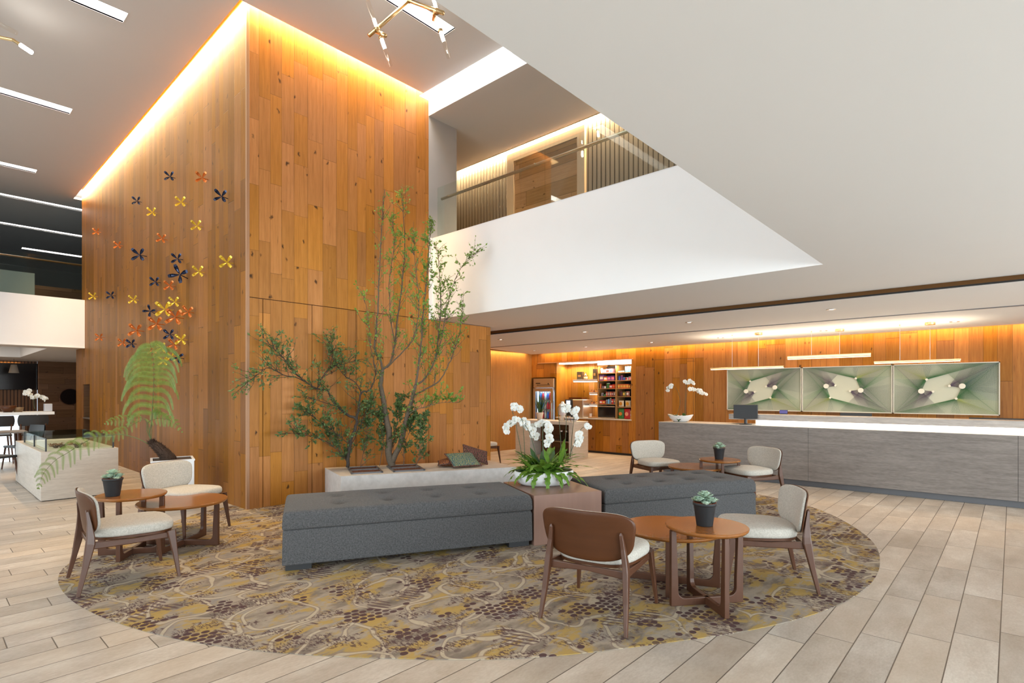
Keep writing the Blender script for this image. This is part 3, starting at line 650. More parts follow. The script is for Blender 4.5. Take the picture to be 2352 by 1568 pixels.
# ------------------------------------------------------------------ ottomans, cube and stone bench
UA = R_(-27.0); U = Vector((math.cos(UA), math.sin(UA), 0)); V = Vector((-U.y, U.x, 0))
O0 = Vector((2.03, 4.345, 0))
def rbox(mb, sx, sy, z0, z1, r, crown=0, tuft=None, nx=64, ny=24, mi=0):
    """soft box 0..sx by 0..sy with rounded edges, crowned and buttoned top"""
    def P(u, v):
        x, y = u*sx, v*sy
        ex = min(x, sx-x); ey = min(y, sy-y)
        dz = 0
        for e in (ex, ey):
            if e < r: dz += r-math.sqrt(max(0, r*r-(r-e)**2))
        z = z1-min(dz, r*1.3)+crown*math.sin(PI*u)**.5*math.sin(PI*v)**.6
        if tuft:
            for tx, ty in tuft:
                q = math.hypot(x-tx, y-ty); z -= .028*math.exp(-(q/.05)**2)+.010*math.exp(-(q/.15)**2)
        return z
    def cut(i, n):       # denser at the edges
        f = i/n; return f
    ue = [0, .25*r/sx, .6*r/sx, 1.1*r/sx, 1.8*r/sx]; ve = [0, .25*r/sy, .6*r/sy, 1.1*r/sy, 1.8*r/sy]
    us = ue+[ue[-1]+(1-2*ue[-1])*i/nx for i in range(1, nx)]+[1-u for u in reversed(ue)]
    vs_ = ve+[ve[-1]+(1-2*ve[-1])*i/ny for i in range(1, ny)]+[1-v for v in reversed(ve)]
    vs = []; fs = []; n = len(us)
    for v in vs_:
        for u in us: vs.append((u*sx, v*sy, P(u, v)))
    for j in range(len(vs_)-1):
        for i in range(n-1): fs.append((j*n+i, j*n+i+1, (j+1)*n+i+1, (j+1)*n+i))
    per = [i for i in range(n)]+[j*n+n-1 for j in range(1, len(vs_))]+[(len(vs_)-1)*n+i for i in range(n-2, -1, -1)]+[j*n for j in range(len(vs_)-2, 0, -1)]
    b = len(vs); m = len(per)
    cx, cy = sx/2, sy/2
    lv = [(z0+r*.6, 1.004), (z0+r*.15, 1.0), (z0, .99)]
    for z, k in lv:
        for i in per: x, y, _ = vs[i]; vs.append((cx+(x-cx)*k, cy+(y-cy)*k, z))
    prev = per
    for li in range(3):
        cur = list(range(b+li*m, b+(li+1)*m))
        for i in range(m): fs.append((prev[i], cur[i], cur[(i+1) % m], prev[(i+1) % m]))
        prev = cur
    fs.append(tuple(reversed(prev)))
    mb.add(vs, fs, mi)
def ottoman(t_, L, tufts, label, fam):
    o = O0+U*t_; o.z = ZR
    t = thing('ottoman_bench', label, 'ottoman', o, UA)
    D = .87
    mb = MB(); rbox(mb, L, D, .05, .335, .018); mb.build('base', M['ottoman'], t, smooth=True)
    mb = MB(); rbox(mb, L, D, .338, .482, .035, .020, tufts); mb.build('cushion', M['ottoman'], t, smooth=True)
    for x in (.02, L-.22):
        for y in (.03, D-.13): MB().box((x, y, 0), (x+.20, y+.10, .052)).build('foot', M['black'], t)
    return t
ottoman(-.01, 2.18, [(x, y) for x in (.45, .88, 1.31, 1.74) for y in (.26, .61)], 'long charcoal buttoned ottoman left of the veneer cube', None)
ottoman(2.965, 1.92, [(x, y) for x in (.40, .80, 1.20, 1.60) for y in (.26, .61)], 'charcoal buttoned ottoman right of the veneer cube, nearer the reception desk', None)
o = O0+U*2.19; o.z = ZR
cb = thing('cube_table', 'square reddish veneer cube table between the two ottomans under the orchid bowl', 'table', o, UA)
MB().box((0, .0, 0), (.73, .86, .475)).build('body', M['cube'], cb, bevel=.003)
# pale bench with sunken planting trays, against the tower
BZ = .42
q = [(3.60, 6.16), (5.70, 5.12), (5.99, 5.94), (3.86, 7.025)]
bt = thing('stone_bench', 'long pale concrete bench planted with trees in front of the timber tower', 'bench', (0, 0, 0))
fu = Vector((q[1][0]-q[0][0], q[1][1]-q[0][1], 0)).normalized(); fv = Vector((-fu.y, fu.x, 0)); b0 = Vector((*q[0], 0))
def BP(a, b, z=BZ): p = b0+fu*a+fv*b; return (p.x, p.y, z)
trays = [(.13, .10, .40, .30), (.13, .42, .40, .28), (.66, .10, .42, .30), (.66, .42, .42, .28)]
def tray_poly(a, b, w_, h, m=0): return [BP(a-m, b-m)[:2], BP(a+w_+m, b-m)[:2], BP(a+w_+m, b+h+m)[:2], BP(a-m, b+h+m)[:2]]
MB().prism([q[0], q[1], q[2], q[3]], 0.0, BZ).build('bench_body', M['concrete'], bt, bevel=.004)
MB().prism([(x, y) for x, y in q], BZ, BZ+.0015).build('bench_top', M['stone_top'], bt)
for a, b, w_, h in trays:
    mb = MB(); z0, z1 = BZ+.0015, BZ+.022
    for (a0, b0_, w0, h0) in ((a, b, w_, .025), (a, b+h-.025, w_, .025), (a, b, .025, h), (a+w_-.025, b, .025, h)):
        mb.prism(tray_poly(a0, b0_, w0, h0), z0, z1)
    tr = mb.build('planting_tray', M['kick'], bt)
    mb = MB(); rng = random.Random(int(a*100+b*10))
    def sf(u, v): p = BP(a+.02+(w_-.04)*u, b+.02+(h-.04)*v); return (p[0], p[1], BZ+.008+.008*math.sin(u*PI)*math.sin(v*PI)+rng.uniform(0, .008))
    mb.grid(sf, 22, 16); mb.build('bark_mulch', plain('bark_mulch_%d' % int(a*100+b*100), (.10, .035, .018), .95, nz=.8, ns=80), tr)

# ------------------------------------------------------------------ patterned pillows on the bench
def pillow_mat(name, base, cols, sc):
    t = NT(name); P = t.pos(True)
    vo = t.n('ShaderNodeTexVoronoi', {'Vector': P, 'Scale': sc}); n = t.noise(P, sc*1.3, 3)
    wv = t.n('ShaderNodeTexWave', {'Vector': P, 'Scale': sc*.35, 'Distortion': 9.0, 'Detail': 3.0, 'Detail Scale': 2.0})
    c = t.mix(t.step(n, .42, .58), base, cols[0]); c = t.mix(t.step(vo.outputs['Distance'], .38, .46), c, cols[1])
    c = t.mix(t.math('MULTIPLY', t.step(wv.outputs['Fac'], .80, .90), .9), c, cols[2])
    return t.out(c, .9, 0, .1)
pm1 = pillow_mat('teal_paisley', (.03, .09, .12), [(.07, .16, .20), (.10, .17, .13), (.42, .33, .14)], 42)
pm2 = pillow_mat('maroon_embroidery', (.10, .02, .03), [(.16, .05, .06), (.05, .04, .03), (.30, .16, .12)], 55)
pm3 = pillow_mat('orange_embroidery', (.22, .06, .02), [(.10, .03, .02), (.28, .11, .04), (.04, .03, .05)], 50)
def pillow(name, label, m, m2, loc, rot, sx=.40, sy=.38, th=.115):
    t = thing(name, label, 'pillow', loc, 0, 'embroidered pillows on the stone bench'); t.rotation_euler = rot
    mb = MB(); N = 20
    for s in (1, -1):
        def f(u, v):
            x, y = 2*u-1, 2*v-1; e = (1-abs(x)**3.0)*(1-abs(y)**3.0)
            kx = 1-.05*(1-x*x)*abs(y); 
            return (x*sx/2*(1-.06*(1-y*y)), y*sy/2*(1-.06*(1-x*x)), s*th/2*max(e, 0)**.55)
        mb.grid(f, N, N)
    mb.build('cover', m, t, smooth=True)
    mb = MB(); E = []
    for k in range(4):
        for i in range(12):
            a = -1+2*i/12; x, y = [(a, -1), (1, a), (-a, 1), (-1, -a)][k]
            E.append((x*sx/2*(1-.06*(1-y*y)), y*sy/2*(1-.06*(1-x*x)), 0))
    mb.tube(E+[E[0]], .009, 6); mb.build('piping', m2, t, smooth=True)
    return t
pillow('pillow', 'teal and gold paisley pillow lying in front on the stone bench', pm1, pm2, BP(1.66, .30, BZ+.10), (R_(24), 0, R_(-20)), .42, .36, .10)
pillow('pillow', 'dark maroon striped pillow propped up behind the teal one', pm2, pm2, BP(1.90, .50, BZ+.145), (R_(32), R_(18), R_(-32)), .38, .30, .09)
pillow('pillow', 'rust orange pillow peeking out left of the teal one', pm3, pm2, BP(1.50, .40, BZ+.068), (R_(4), R_(-6), R_(-40)), .34, .30, .09)
# ------------------------------------------------------------------ reception desk
DX = 9.372; DY0, DY1 = -3.2, 4.86
rd = thing('reception_desk', 'long grey stone reception desk with a glowing strip under its raised counter', 'reception desk', (DX, 0, 0))
def DM(): return MB()
def seg(a, b): return MB().box((0, a, .092), (.62, b, .915))
for a, b in ((2.3415, DY1), (-.05-.0, 2.3385), (DY0, -.053)): seg(a, b).build('front_panel', M['stone'], rd, bevel=.002)
MB().box((.0, DY0, .915), (.62, DY1, .922)).build('lower_counter', M['stone_top'], rd)
MB().box((.085, DY0+.02, 0), (.55, DY1-.05, .0915)).build('kick_base', M['kick'], rd)
MB().box((.24, DY0, 1.0), (.62, 3.655, 1.093)).build('raised_counter', stone('counter_slab', (.34, .31, .29), (.46, .43, .41)), rd, bevel=.002)
MB().box((.30, DY0, .9225), (.55, 3.22, .9995)).build('light_panel', M['lamp_cool'], rd)
strip_lamp('desk_lamp', (DX+.27, 0.0, .996), .04, 6.3, 16, (1.0, .88, .68), ry=.5)
# things standing on the desk
def monitor(y, z, label, tilt, w_=.40, h=.24, stand=True, x=DX+.38, lbl=None):
    t = thing('monitor', label, 'monitor', (x, y, z), tilt, 'monitors on the reception desk')
    MB().box((-.015, -w_/2, .10 if stand else .0), (.015, w_/2, (.10 if stand else 0)+h)).build('screen_case', M['black'], t, bevel=.006)
    if stand:
        MB().cyl((.01, 0, .012), (.01, 0, .20), .025, 12).build('neck', M['black'], t)
        MB().lathe([(.001, 0), (.10, 0), (.10, .008), (.03, .014), (.001, .014)], 28, cap=False).build('stand_base', M['black'], t)
    else:
        MB().box((-.02, -.05, -.30), (.02, .05, .01)).build('neck', M['black'], t)
        MB().box((-.10, -.12, -.318), (.10, .12, -.30)).build('stand_base', M['black'], t)
    return t
monitor(3.34, .922, 'black monitor on a round stand at the left end of the reception counter', .25, .38, .235, True, DX+.16)
for y, l in ((1.86, 'black monitor peeping over the middle of the raised counter'), (.16, 'black monitor low behind the right end of the raised counter')):
    t = monitor(y, 1.06 if y > 1 else 1.03, l, 0, .44 if y > 1 else .6, .075, False, DX+.86)
struct('floor_staff_platform', MB().box((DX+.63, DY0, 0), (DX+1.2, 3.6, .742)) .box((DX+.63, -.5, .60), (DX+.64, 3.6, .74)), M['kick']).name = 'staff_worktop'
sw = bpy.data.objects['staff_worktop']; sw['kind'] = 'thing'; tag(sw, 'dark staff worktop behind the reception desk', 'worktop')
tp = thing('desk_phone', 'small dark phone display behind the raised counter', 'phone', (DX+.80, 2.93, .742))
MB().box((-.08, -.09, 0), (.08, .09, .05)).build('phone_body', M['black'], tp, bevel=.005)
MB().box((.03, -.06, .05), (.045, .06, .42)).build('display_arm', M['black'], tp)
MB().box((-.0, -.06, .36), (.02, .06, .415)).build('display', emit('phone_display', (.10, .09, .30), .25), tp)
# ------------------------------------------------------------------ string art on the reception wall
def lin(c): return tuple(((k/255)/12.92 if k/255 <= .04045 else ((k/255+.055)/1.055)**2.4) for k in c)
SG = {'green': plain('green_thread', (.10, .23, .10), .7), 'plum': plain('plum_thread', (.17, .13, .17), .7), 'lime': plain('lime_thread', (.42, .46, .18), .7), 'pale': plain('pale_thread', (.52, .50, .44), .7), 'teal': plain('teal_thread', (.06, .17, .17), .7)}
bg = plain('canvas_board', (.50, .49, .38), .85, nz=.03, ns=6)
ZA0, ZA1 = 1.11, 1.935
arts = [(4.29, 2.905, [(.276, .54, 1), (.665, .45, 1), (.333, .30, 0), (.549, .43, 0), (.395, .555, 0), (.607, .695, 0)], 'leftmost string art panel in green and plum threads above the reception desk'),
        (2.895, 1.50, [(.287, .43, 1), (.672, .525, 1), (.619, .27, 0), (.394, .42, 0), (.556, .54, 0), (.334, .685, 0)], 'middle string art panel in green and plum threads above the reception desk'),
        (1.49, .14, [(.285, .545, 1), (.67, .45, 1), (.336, .315, 0), (.552, .445, 0), (.399, .555, 0), (.615, .69, 0)], 'rightmost string art panel, its right edge bluish, above the reception desk')]
for ai, (ya, yb, pegs, lab) in enumerate(arts):
    t = thing('string_art_panel', lab, 'wall art', (BX-.045, (ya+yb)/2, ZA0), 0, 'string art panels')
    Wd, Hh = ya-yb, ZA1-ZA0
    def Q(a, b, x=-.02): return (x, Wd/2-a*Wd, (1-b)*Hh)
    MB().box((0, -Wd/2, 0), (.044, Wd/2, Hh)).build('backing_board', bg, t)
    f = MB(); e = .012
    for a0, a1, b0_, b1 in ((0, 1, 0, .018), (0, 1, .982, 1), (0, .010, 0, 1), (.990, 1, 0, 1)): f.box(Q(a0, b0_, -.022), Q(a1, b1, .0))
    f.build('frame', plain('pale_frame', (.60, .55, .46), .5), t)
    hull = [pegs[0], pegs[2], pegs[1], pegs[5]]; hull = sorted(hull, key=lambda p: math.atan2(p[1]-.49, p[0]-.47))
    def inside(x, y): return all((hull[(k+1) % 4][0]-hull[k][0])*(y-hull[k][1])-(hull[(k+1) % 4][1]-hull[k][1])*(x-hull[k][0]) > 0 for k in range(4))
    cxx = sum(p[0] for p in pegs)/6; cyy = sum(p[1] for p in pegs)/6
    rng = random.Random(ai)
    B = [(i/96, .02) for i in range(1, 96)]+[(i/96, .98) for i in range(1, 96)]+[(.012, i/60) for i in range(1, 60)]+[(.988, i/60) for i in range(1, 60)]
    sm = {k: MB() for k in SG}
    for pi, (a, b, big) in enumerate(pegs):
        da, db = a-cxx, b-cyy; L = math.hypot(da*Wd, db*Hh)
        for (ba, bb) in B:
            va, vb = ba-a, bb-b; l2 = math.hypot(va*Wd, vb*Hh)
            cosv = (va*Wd*da*Wd+vb*Hh*db*Hh)/(L*l2+1e-9)
            lim = -.25 if pi in (0, 1, 2, 5) else .1
            if pi in (3, 4):
                if cosv < .8: continue
            elif inside(a+va*.04, b+vb*.04) or cosv < -.55: continue
            ang = math.atan2(vb, va)
            key = ['plum', 'plum', 'lime', 'plum', 'plum', 'lime'][pi]
            if pi in (2, 5): key = 'lime' if cosv > .80 else 'green'
            if pi in (0, 1): key = 'plum' if cosv < .55 else ('green' if cosv < .8 else 'pale')
            if ai == 2 and pi == 1: key = 'green' if cosv < .75 else 'teal'
            p, q_ = Vector(Q(a, b, -.016-.001*pi)), Vector(Q(ba, bb, -.014))
            n = Vector((0, -(q_-p).z, (q_-p).y)).normalized()*.0008
            sm[key].add([p-n*.6, p+n*.6, q_+n, q_-n, p+Vector((-.001, 0, 0)), q_+Vector((-.001, 0, 0))], [(0, 4, 5, 3), (4, 1, 2, 5)])
    for k, mb in sm.items():
        if mb.v: _o = mb.build('threads', SG[k], t); _o['label'] = k+' threads'; _o['kind'] = 'stuff'
    for a, b, big in pegs:
        p = Q(a, b, 0); r = .042 if big else .018
        MB().cyl((0, p[1], p[2]), (-.034, p[1], p[2]), r, 24).build('peg', plain('peg_cream', (.72, .66, .54), .5) if 'peg_cream' not in bpy.data.materials else bpy.data.materials['peg_cream'], t)
struct('trim_painted_art_shadow', MB().box((BX-.002, .1, ZA0-.03), (BX-.0005, 4.3, ZA0-.028)), M['dark'])  # thin dark strip painted as a shadow under the art panels

# ------------------------------------------------------------------ linear pendants over the desk
pl_ = [(10.08, 4.17, 2.89, 1.895, (3.77, 3.31), 'left linear brass pendant lamp over the reception desk'),
       (10.30, 2.90, 1.66, 2.045, (2.52, 2.10), 'middle and highest linear brass pendant lamp over the reception desk'),
       (10.26, 1.62, .55, 1.925, (1.28, .91), 'right linear brass pendant lamp over the reception desk')]
for x, ya, yb, z, wy, lab in pl_:
    t = thing('linear_pendant', lab, 'pendant lamp', (x, (ya+yb)/2, z), 0, 'linear pendants over the reception')
    L = (ya-yb)/2; c = (ya+yb)/2
    hb_ = .05 if z > 2 else .030
    MB().box((-.028, -L, .0), (.028, L, hb_)).build('body', M['brass'], t, bevel=.008)
    MB().box((-.024, -L+.01, -.010), (.024, L-.01, -.0005)).build('light_strip', M['lamp_warm'], t)
    zc = cz(x)-z
    for k, y in enumerate(wy):
        MB().cyl((0, y-c, hb_), (0, y-c, zc), .0025, 6).build('cable', M['chrome'], t)
        if k == 1: MB().lathe([(.001, zc-.035), (.062, zc-.035), (.065, zc-.03), (.065, zc), (.001, zc)], 28, (0, y-c, 0), cap=False).build('canopy', M['brass'], t)
        else: MB().lathe([(.001, zc-.02), (.010, zc-.02), (.010, zc), (.001, zc)], 12, (0, y-c, 0), cap=False).build('cable_anchor', M['brass'], t)
strip_lamp('pendant_up_lamp', (10.2, 2.4, 2.13), .30, 3.8, 26, (1.0, .84, .62), ry=PI)
strip_lamp('pendant_down_lamp', (10.2, 2.4, 1.87), .06, 3.4, 16, (1.0, .86, .64))
# ------------------------------------------------------------------ recessed cans
def can(x, y, z, lab, grp):
    t = thing('downlight', lab, 'downlight', (x, y, z), 0, grp)
    MB().lathe([(.035, -.004), (.058, -.004), (.062, -.001), (.062, .004), (.035, .004)], 28, cap=False).build('trim_ring', M['chrome'], t)
    MB().lathe([(.001, -.001), (.035, -.001), (.035, .002), (.001, .002)], 24, cap=False).build('lens', bpy.data.materials.get('can_lens') or emit('can_lens', (1, .93, .82), 3.0), t)
for i, y in enumerate((7.94, 5.81, 3.80, 1.80, -.2)):
    can(8.35, y, cz(8.35)-.002, 'small round ceiling downlight in the front row, %s from the low timber wall' % ORD[i], 'front row of downlights')
for i, y in enumerate((8.70, 7.17, 5.53, 4.09, 2.35, .63)):
    can(10.35, y, cz(10.35)-.002, 'small round ceiling downlight in the row near the wall, %s from the slatted wall' % ORD[i], 'back row of downlights')

# ------------------------------------------------------------------ branching brass chandelier
CZ = 5.62
def cw(px, py, d=0): return W(px, py, 6.55+d)
ch = thing('branching_chandelier', 'brass branching chandelier with glass tube lamps hanging in the double height', 'chandelier', cw(940, -60) + Vector((0, 0, 0)))
o_ = Vector(ch.location)
def loc(p): return Vector(p)-o_
arms = [((847, 82, 0), (940, 2, .1)), ((940, 2, .1), (1018, 30, -.15)), ((940, 2, .1), (985, -90, .2)), ((862, 70, .05), (885, 82, -.12)), ((1000, 24, -.1), (996, 45, .1))]
for a, b in arms:
    MB().cyl(loc(cw(*a)), loc(cw(*b)), .024, 14).build('arm', M['brass'], ch, smooth=True)
for p in ((940, 2, .1), (866, 66, 0), (1003, 25, -.1)):
    q = loc(cw(*p)); MB().lathe([(.001, -.034), (.024, -.024), (.034, 0), (.024, .024), (.001, .034)], 18, q, cap=False).build('joint', M['brass'], ch, smooth=True)
tubes = [((845, 3, 0), (866, 66, 0)), ((876, 88, 0), (897, 150, 0)), ((985, -45, 0), (1003, 25, -.1)), ((1012, 72, -.1), (1031, 132, -.1)), ((748, -6, .3), (813, 22, .3))]
for k, (a, b) in enumerate(tubes):
    p, q = loc(cw(*a)), loc(cw(*b)); d = (q-p)
    MB().cyl(p, q, .026, 18).build('glass_tube', glass('tube_glass', (.98, .96, .93)) if k == 0 else bpy.data.materials['tube_glass'], ch, smooth=True)
    near = q if k in (0, 2) else p; s = -1 if k in (0, 2) else 1
    MB().cyl(near+d*.02*s, near+d*.34*s, .020, 12).build('lamp_bulb', M['bulb'], ch, smooth=True)
    MB().cyl(near-d*.06*s, near+d*.03*s, .030, 14).build('socket', M['brass'], ch, smooth=True)
MB().cyl((0, 0, 0), (0, 0, HZ-o_.z), .012, 10).build('drop_rod', M['brass'], ch)
ch2 = thing('branching_chandelier', 'end of a second chandelier with one bright bulb at the upper left edge', 'chandelier', W(-60, 75, 6.8))
o2 = Vector(ch2.location)
MB().cyl((0, 0, 0), W(-30, 80, 6.8)-o2, .024, 12).build('arm', M['brass'], ch2)
MB().cyl(W(-40, 34, 6.7)-o2, W(38, 76, 6.8)-o2, .028, 18).build('glass_tube', bpy.data.materials['tube_glass'], ch2, smooth=True)
MB().cyl(W(48, 104, 6.85)-o2, W(72, 120, 6.85)-o2, .026, 14).build('lamp_bulb', M['bulb'], ch2, smooth=True)
MB().cyl(W(30, 92, 6.85)-o2, W(47, 103, 6.85)-o2, .02, 12).build('socket', M['brass'], ch2)
MB().cyl(W(-30, 80, 6.8)-o2, W(30, 92, 6.85)-o2, .02, 12).build('arm', M['brass'], ch2)
MB().cyl((0, 0, 0), (0, 0, HZ-o2.z), .012, 10).build('drop_rod', M['brass'], ch2)

# ------------------------------------------------------------------ folded metal flowers on the tower side
FL = {'navy': (plain('navy_petal', (.025, .035, .075), .25, .6), M['brass']), 'orange': (plain('orange_petal', (.62, .17, .03), .25, .5), None), 'yellow': (plain('yellow_petal', (.75, .50, .05), .25, .5), None)}
def make_flower(col):
    t = thing('petal_ornament', '', 'wall ornament')
    m = FL[col][0]
    for k in range(4):
        a = PI/4+k*PI/2; c, s = math.cos(a), math.sin(a)
        def pt(r, w_, h): return (-h, c*r-s*w_, s*r+c*w_)
        mb = MB(); R = []
        for r, w_, h, dp in ((.010, .006, .012, .006), (.04, .016, .030, .018), (.075, .026, .050, .026), (.100, .027, .062, .024), (.112, .014, .066, .012)):
            R.append([pt(r, -w_, h), pt(r, -w_*.55, h-dp*.75), pt(r, 0, h-dp), pt(r, w_*.55, h-dp*.75), pt(r, w_, h), pt(r, w_*.55, h-dp*.75-.003), pt(r, 0, h-dp-.003), pt(r, -w_*.55, h-dp*.75-.003)])
        mb.rings(R); mb.build('petal', m, t, smooth=False)
        MB().add([pt(.105, -.028, .060), pt(.105, .028, .060), pt(.135, .018, .070), pt(.135, -.018, .070), pt(.105, 0, .036), pt(.133, 0, .05)], [(0, 4, 5, 3), (4, 1, 2, 5), (0, 1, 4), (3, 5, 2), (0, 3, 2, 1)]).build('petal_tip', m, t)
    MB().cyl((-.02, 0, 0), (.070, -.081, 0), .007, 10).build('stud', m, t)
    return t
fls = [('navy',602,160,1,0),('orange',812,168,1.05,0),('navy',938,290,1.1,5),('navy',386,320,1,0),('yellow',676,327,1.05,0),('yellow',486,393,1,0),('yellow',778,482,1,0),('orange',122,520,1,0),('orange',550,565,1,8),('orange',263,608,1,0),
 ('navy',402,673,1.5,0),('navy',650,697,1.05,0),('yellow',974,720,1.1,0),('yellow',790,781,1.05,0),('navy',666,800,1.55,28),('navy',506,848,1.05,0),('orange',600,873,1.05,0),('yellow',100,942,1.1,0),('navy',216,936,1.05,0),('yellow',364,964,1.05,0),
 ('yellow',633,980,1.05,0),('navy',472,1038,1.1,40),('yellow',568,1028,1.6,0),('orange',720,1043,1.1,10),('orange',637,1078,1.6,5),('orange',515,1123,1.55,0),('orange',383,1165,1.55,5),('navy',600,1192,1.1,0),('orange',143,1210,1.1,0),
 ('yellow',677,1225,1.1,0),('orange',294,1245,1.1,0),('navy',350,1252,1.1,0),('orange',628,1256,1.1,8),('yellow',547,1276,1.05,0),('orange',492,1290,1.0,0),('yellow',612,1335,1.05,0),('navy',655,1340,1.1,20),('yellow',560,1365,1.0,0)]
proto = {}; cnt = {}
for col, zx, zy, sc, rot in fls:
    px, py = 180+zx/2.85, 350+zy/2.85
    d_ = W(px, py, 1)-Vector((0, 0, CH)); k = (TX-.07*sc)/d_.x; y = d_.y*k; z = CH+d_.z*k
    cnt[col] = cnt.get(col, 0)+1
    n = cnt[col]
    word = {'navy': 'navy blue', 'orange': 'copper orange', 'yellow': 'golden yellow'}[col]
    size = 'large ' if sc > 1.4 else 'small '
    lab = '%s%s four-petal ornament on timber tower, %s highest of the %s ones' % (size, word, (ORD+['fifteenth'])[n-1], word.split()[-1])
    if col not in proto: o = proto[col] = make_flower(col); o['label'] = lab; o['group'] = 'four-petal metal wall ornaments'
    else: o = dup(proto[col], label=lab)
    o.location = (TX-.07*sc, y, z); o.rotation_euler = (R_(rot), 0, R_(49)); o.scale = (sc*.68,)*3
# ------------------------------------------------------------------ snack alcove in the right hand wall
TOPY = 2.235
st = thing('alcove_light', 'bright white light strip along the top of the snack alcove', 'light strip', (BX, 7.9, TOPY))
MB().box((-.03, -1.42, .0), (-.0, 1.42, .02)).build('lip', M['corner'], st)
MB().box((.03, -1.36, -.10), (.05, -.43, .0)).build('diffuser', M['lamp_warm'] if False else emit('alcove_strip', (1, .93, .78), 7.0), st)
MB().box((.10, -.42, -.03), (.30, .80, -.005)).build('diffuser', bpy.data.materials['alcove_strip'], st)
strip_lamp('alcove_lamp', (BX+.30, 8.1, 2.16), .08, 1.1, 26, (1.0, .80, .45))
strip_lamp('alcove_lamp', (BX+.01, 7.0, 2.10), .05, .85, 14, (1.0, .85, .55), ry=-.35)
# worktop with timber front
wt = thing('alcove_worktop', 'pale worktop at counter height across the snack alcove', 'worktop', (BX, 7.63, AZ0))
MB().box((-.03, -1.115, -.03), (.49, 1.085, 0)).build('slab', M['stone_top'], wt)
# shelf unit with two columns
su = thing('snack_shelves', 'open oak shelving in two columns filled with snacks', 'shelf', (BX+.03, 7.0, AZ0+.001))
shm = grain_wood('shelf_oak', (.28, .13, .04), (.42, .22, .08), .5, 1)
for y in (6.535, 6.955, 7.465): MB().box((0, y-7-.012, 0), (.40, y-7+.012, 1.27)).build('upright', shm, su)
MB().box((.39, -.477, 0), (.405, .477, 1.27)).build('back_board', M['dark'], su)
ZL = [1.94, 1.757, 1.567, 1.378, 1.194]; ZRr = [1.94, 1.757, 1.567, 1.378, 1.13]
for z in ZL: MB().box((.005, -.031, z-AZ0-.016), (.388, .451, z-AZ0)).build('shelf_board', shm, su)
for z in ZRr: MB().box((.005, -.451, z-AZ0-.016), (.388, -.059, z-AZ0)).build('shelf_board', shm, su)
SM = {}
def cm(rgb):
    if rgb not in SM: SM[rgb] = plain('pack_%d' % len(SM), lin(rgb), .45)
    return SM[rgb]
def pack(kind, y, z, w_, h, d, c1, c2, label, grp, x=None, cat='snack'):
    x = BX+.06 if x is None else x
    if kind == 'box':
        t = thing('snack_box', label, 'box', (x, y, z+.001), 0, grp)
        MB().box((0, -w_/2, 0), (d, w_/2, h)).build('carton', cm(c1), t, bevel=.002, seg=1)
        MB().box((-.0015, -w_*.38, h*.25), (-.0002, w_*.38, h*.72)).build('printed_panel', cm(c2), t)
    elif kind == 'bag':
        t = thing('snack_bag', label, 'bag', (x, y, z+.001), 0, grp)
        mb = MB()
        for s in (1, -1):
            mb.grid(lambda u, v: (d/2-s*d/2*(math.sin(PI*u)**.6)*(math.sin(PI*min(max(v, .0), 1))**.5), (u-.5)*w_*(1-.07*math.sin(PI*v)), v*h), 12, 12)
        mb.build('pouch', cm(c1), t, smooth=True)
        MB().lathe([(.001, .003), (w_*.28, 0), (w_*.28, -.002)], 20, cap=False, M=Matrix.Translation((-.004, 0, h*.5)) @ Matrix.Rotation(PI/2, 4, 'Y')).build('printed_oval', cm(c2), t)
    else:
        t = thing('drink_can' if kind == 'can' else 'small_jar', label, 'can' if kind == 'can' else 'jar', (x+w_/2, y, z+.001), 0, grp)
        r = w_/2
        MB().lathe([(.001, 0), (r*.9, 0), (r, h*.05), (r, h*.88), (r*.85, h*.92), (.001, h*.92)], 20, cap=False).build('body', cm(c1), t, smooth=True)
        MB().lathe([(r*.6, h*.92), (r*.8, h*.92), (r*.8, h), (.001, h), (.001, h*.93)], 20, cap=False).build('lid', cm(c2), t)
    return t
W_, PK, PU, BL, RD, OR, GR, YE, DK, SK, GY_ = (235,225,220), (225,120,150), (120,70,140), (60,90,170), (200,50,40), (225,120,60), (60,120,60), (230,190,90), (50,40,45), (110,170,215), (120,115,120)
def row(z, y0, items, place):
    """items left to right as seen: kind, width, height, depth, colours, description"""
    y = y0; n = len(items)
    for i, (k, w_, h, d, c1, c2, ds) in enumerate(items):
        pack(k, y-w_/2, z, w_-.004, h, d, c1, c2, '%s, %s from left, %s' % (ds, ORD[i], place.replace(' of the', ', ')), 'snacks on the oak shelving'); y -= w_
L0 = 7.445; R0 = 6.935
row(ZL[0], L0-.03, [('jar', .06, .12, .06, W_, W_, 'white tub'), ('box', .10, .085, .10, PK, W_, 'pink and white snack box'), ('box', .10, .095, .10, PK, RD, 'pink snack box'), ('box', .09, .10, .10, PK, BL, 'pink snack box with blue panel')], 'top shelf of the left column')
row(ZL[1], L0-.005, [('box', .12, .14, .10, PU, W_, 'tall purple snack box'), ('box', .105, .10, .10, OR, W_, 'orange and white snack box'), ('box', .105, .11, .10, PU, PK, 'purple snack box'), ('box', .10, .115, .10, PU, PK, 'purple snack box')], 'second shelf of the left column')
row(ZL[2], L0-.01, [('jar', .045, .12, .05, OR, RD, 'slim orange packet'), ('jar', .07, .06, .05, GY_, PK, 'low grey tub'), ('jar', .06, .06, .05, W_, PK, 'low white tub'), ('can', .10, .13, .09, GR, W_, 'green and white canister'), ('box', .09, .09, .08, RD, W_, 'red and white snack box'), ('box', .075, .10, .08, RD, OR, 'red snack box')], 'third shelf of the left column')
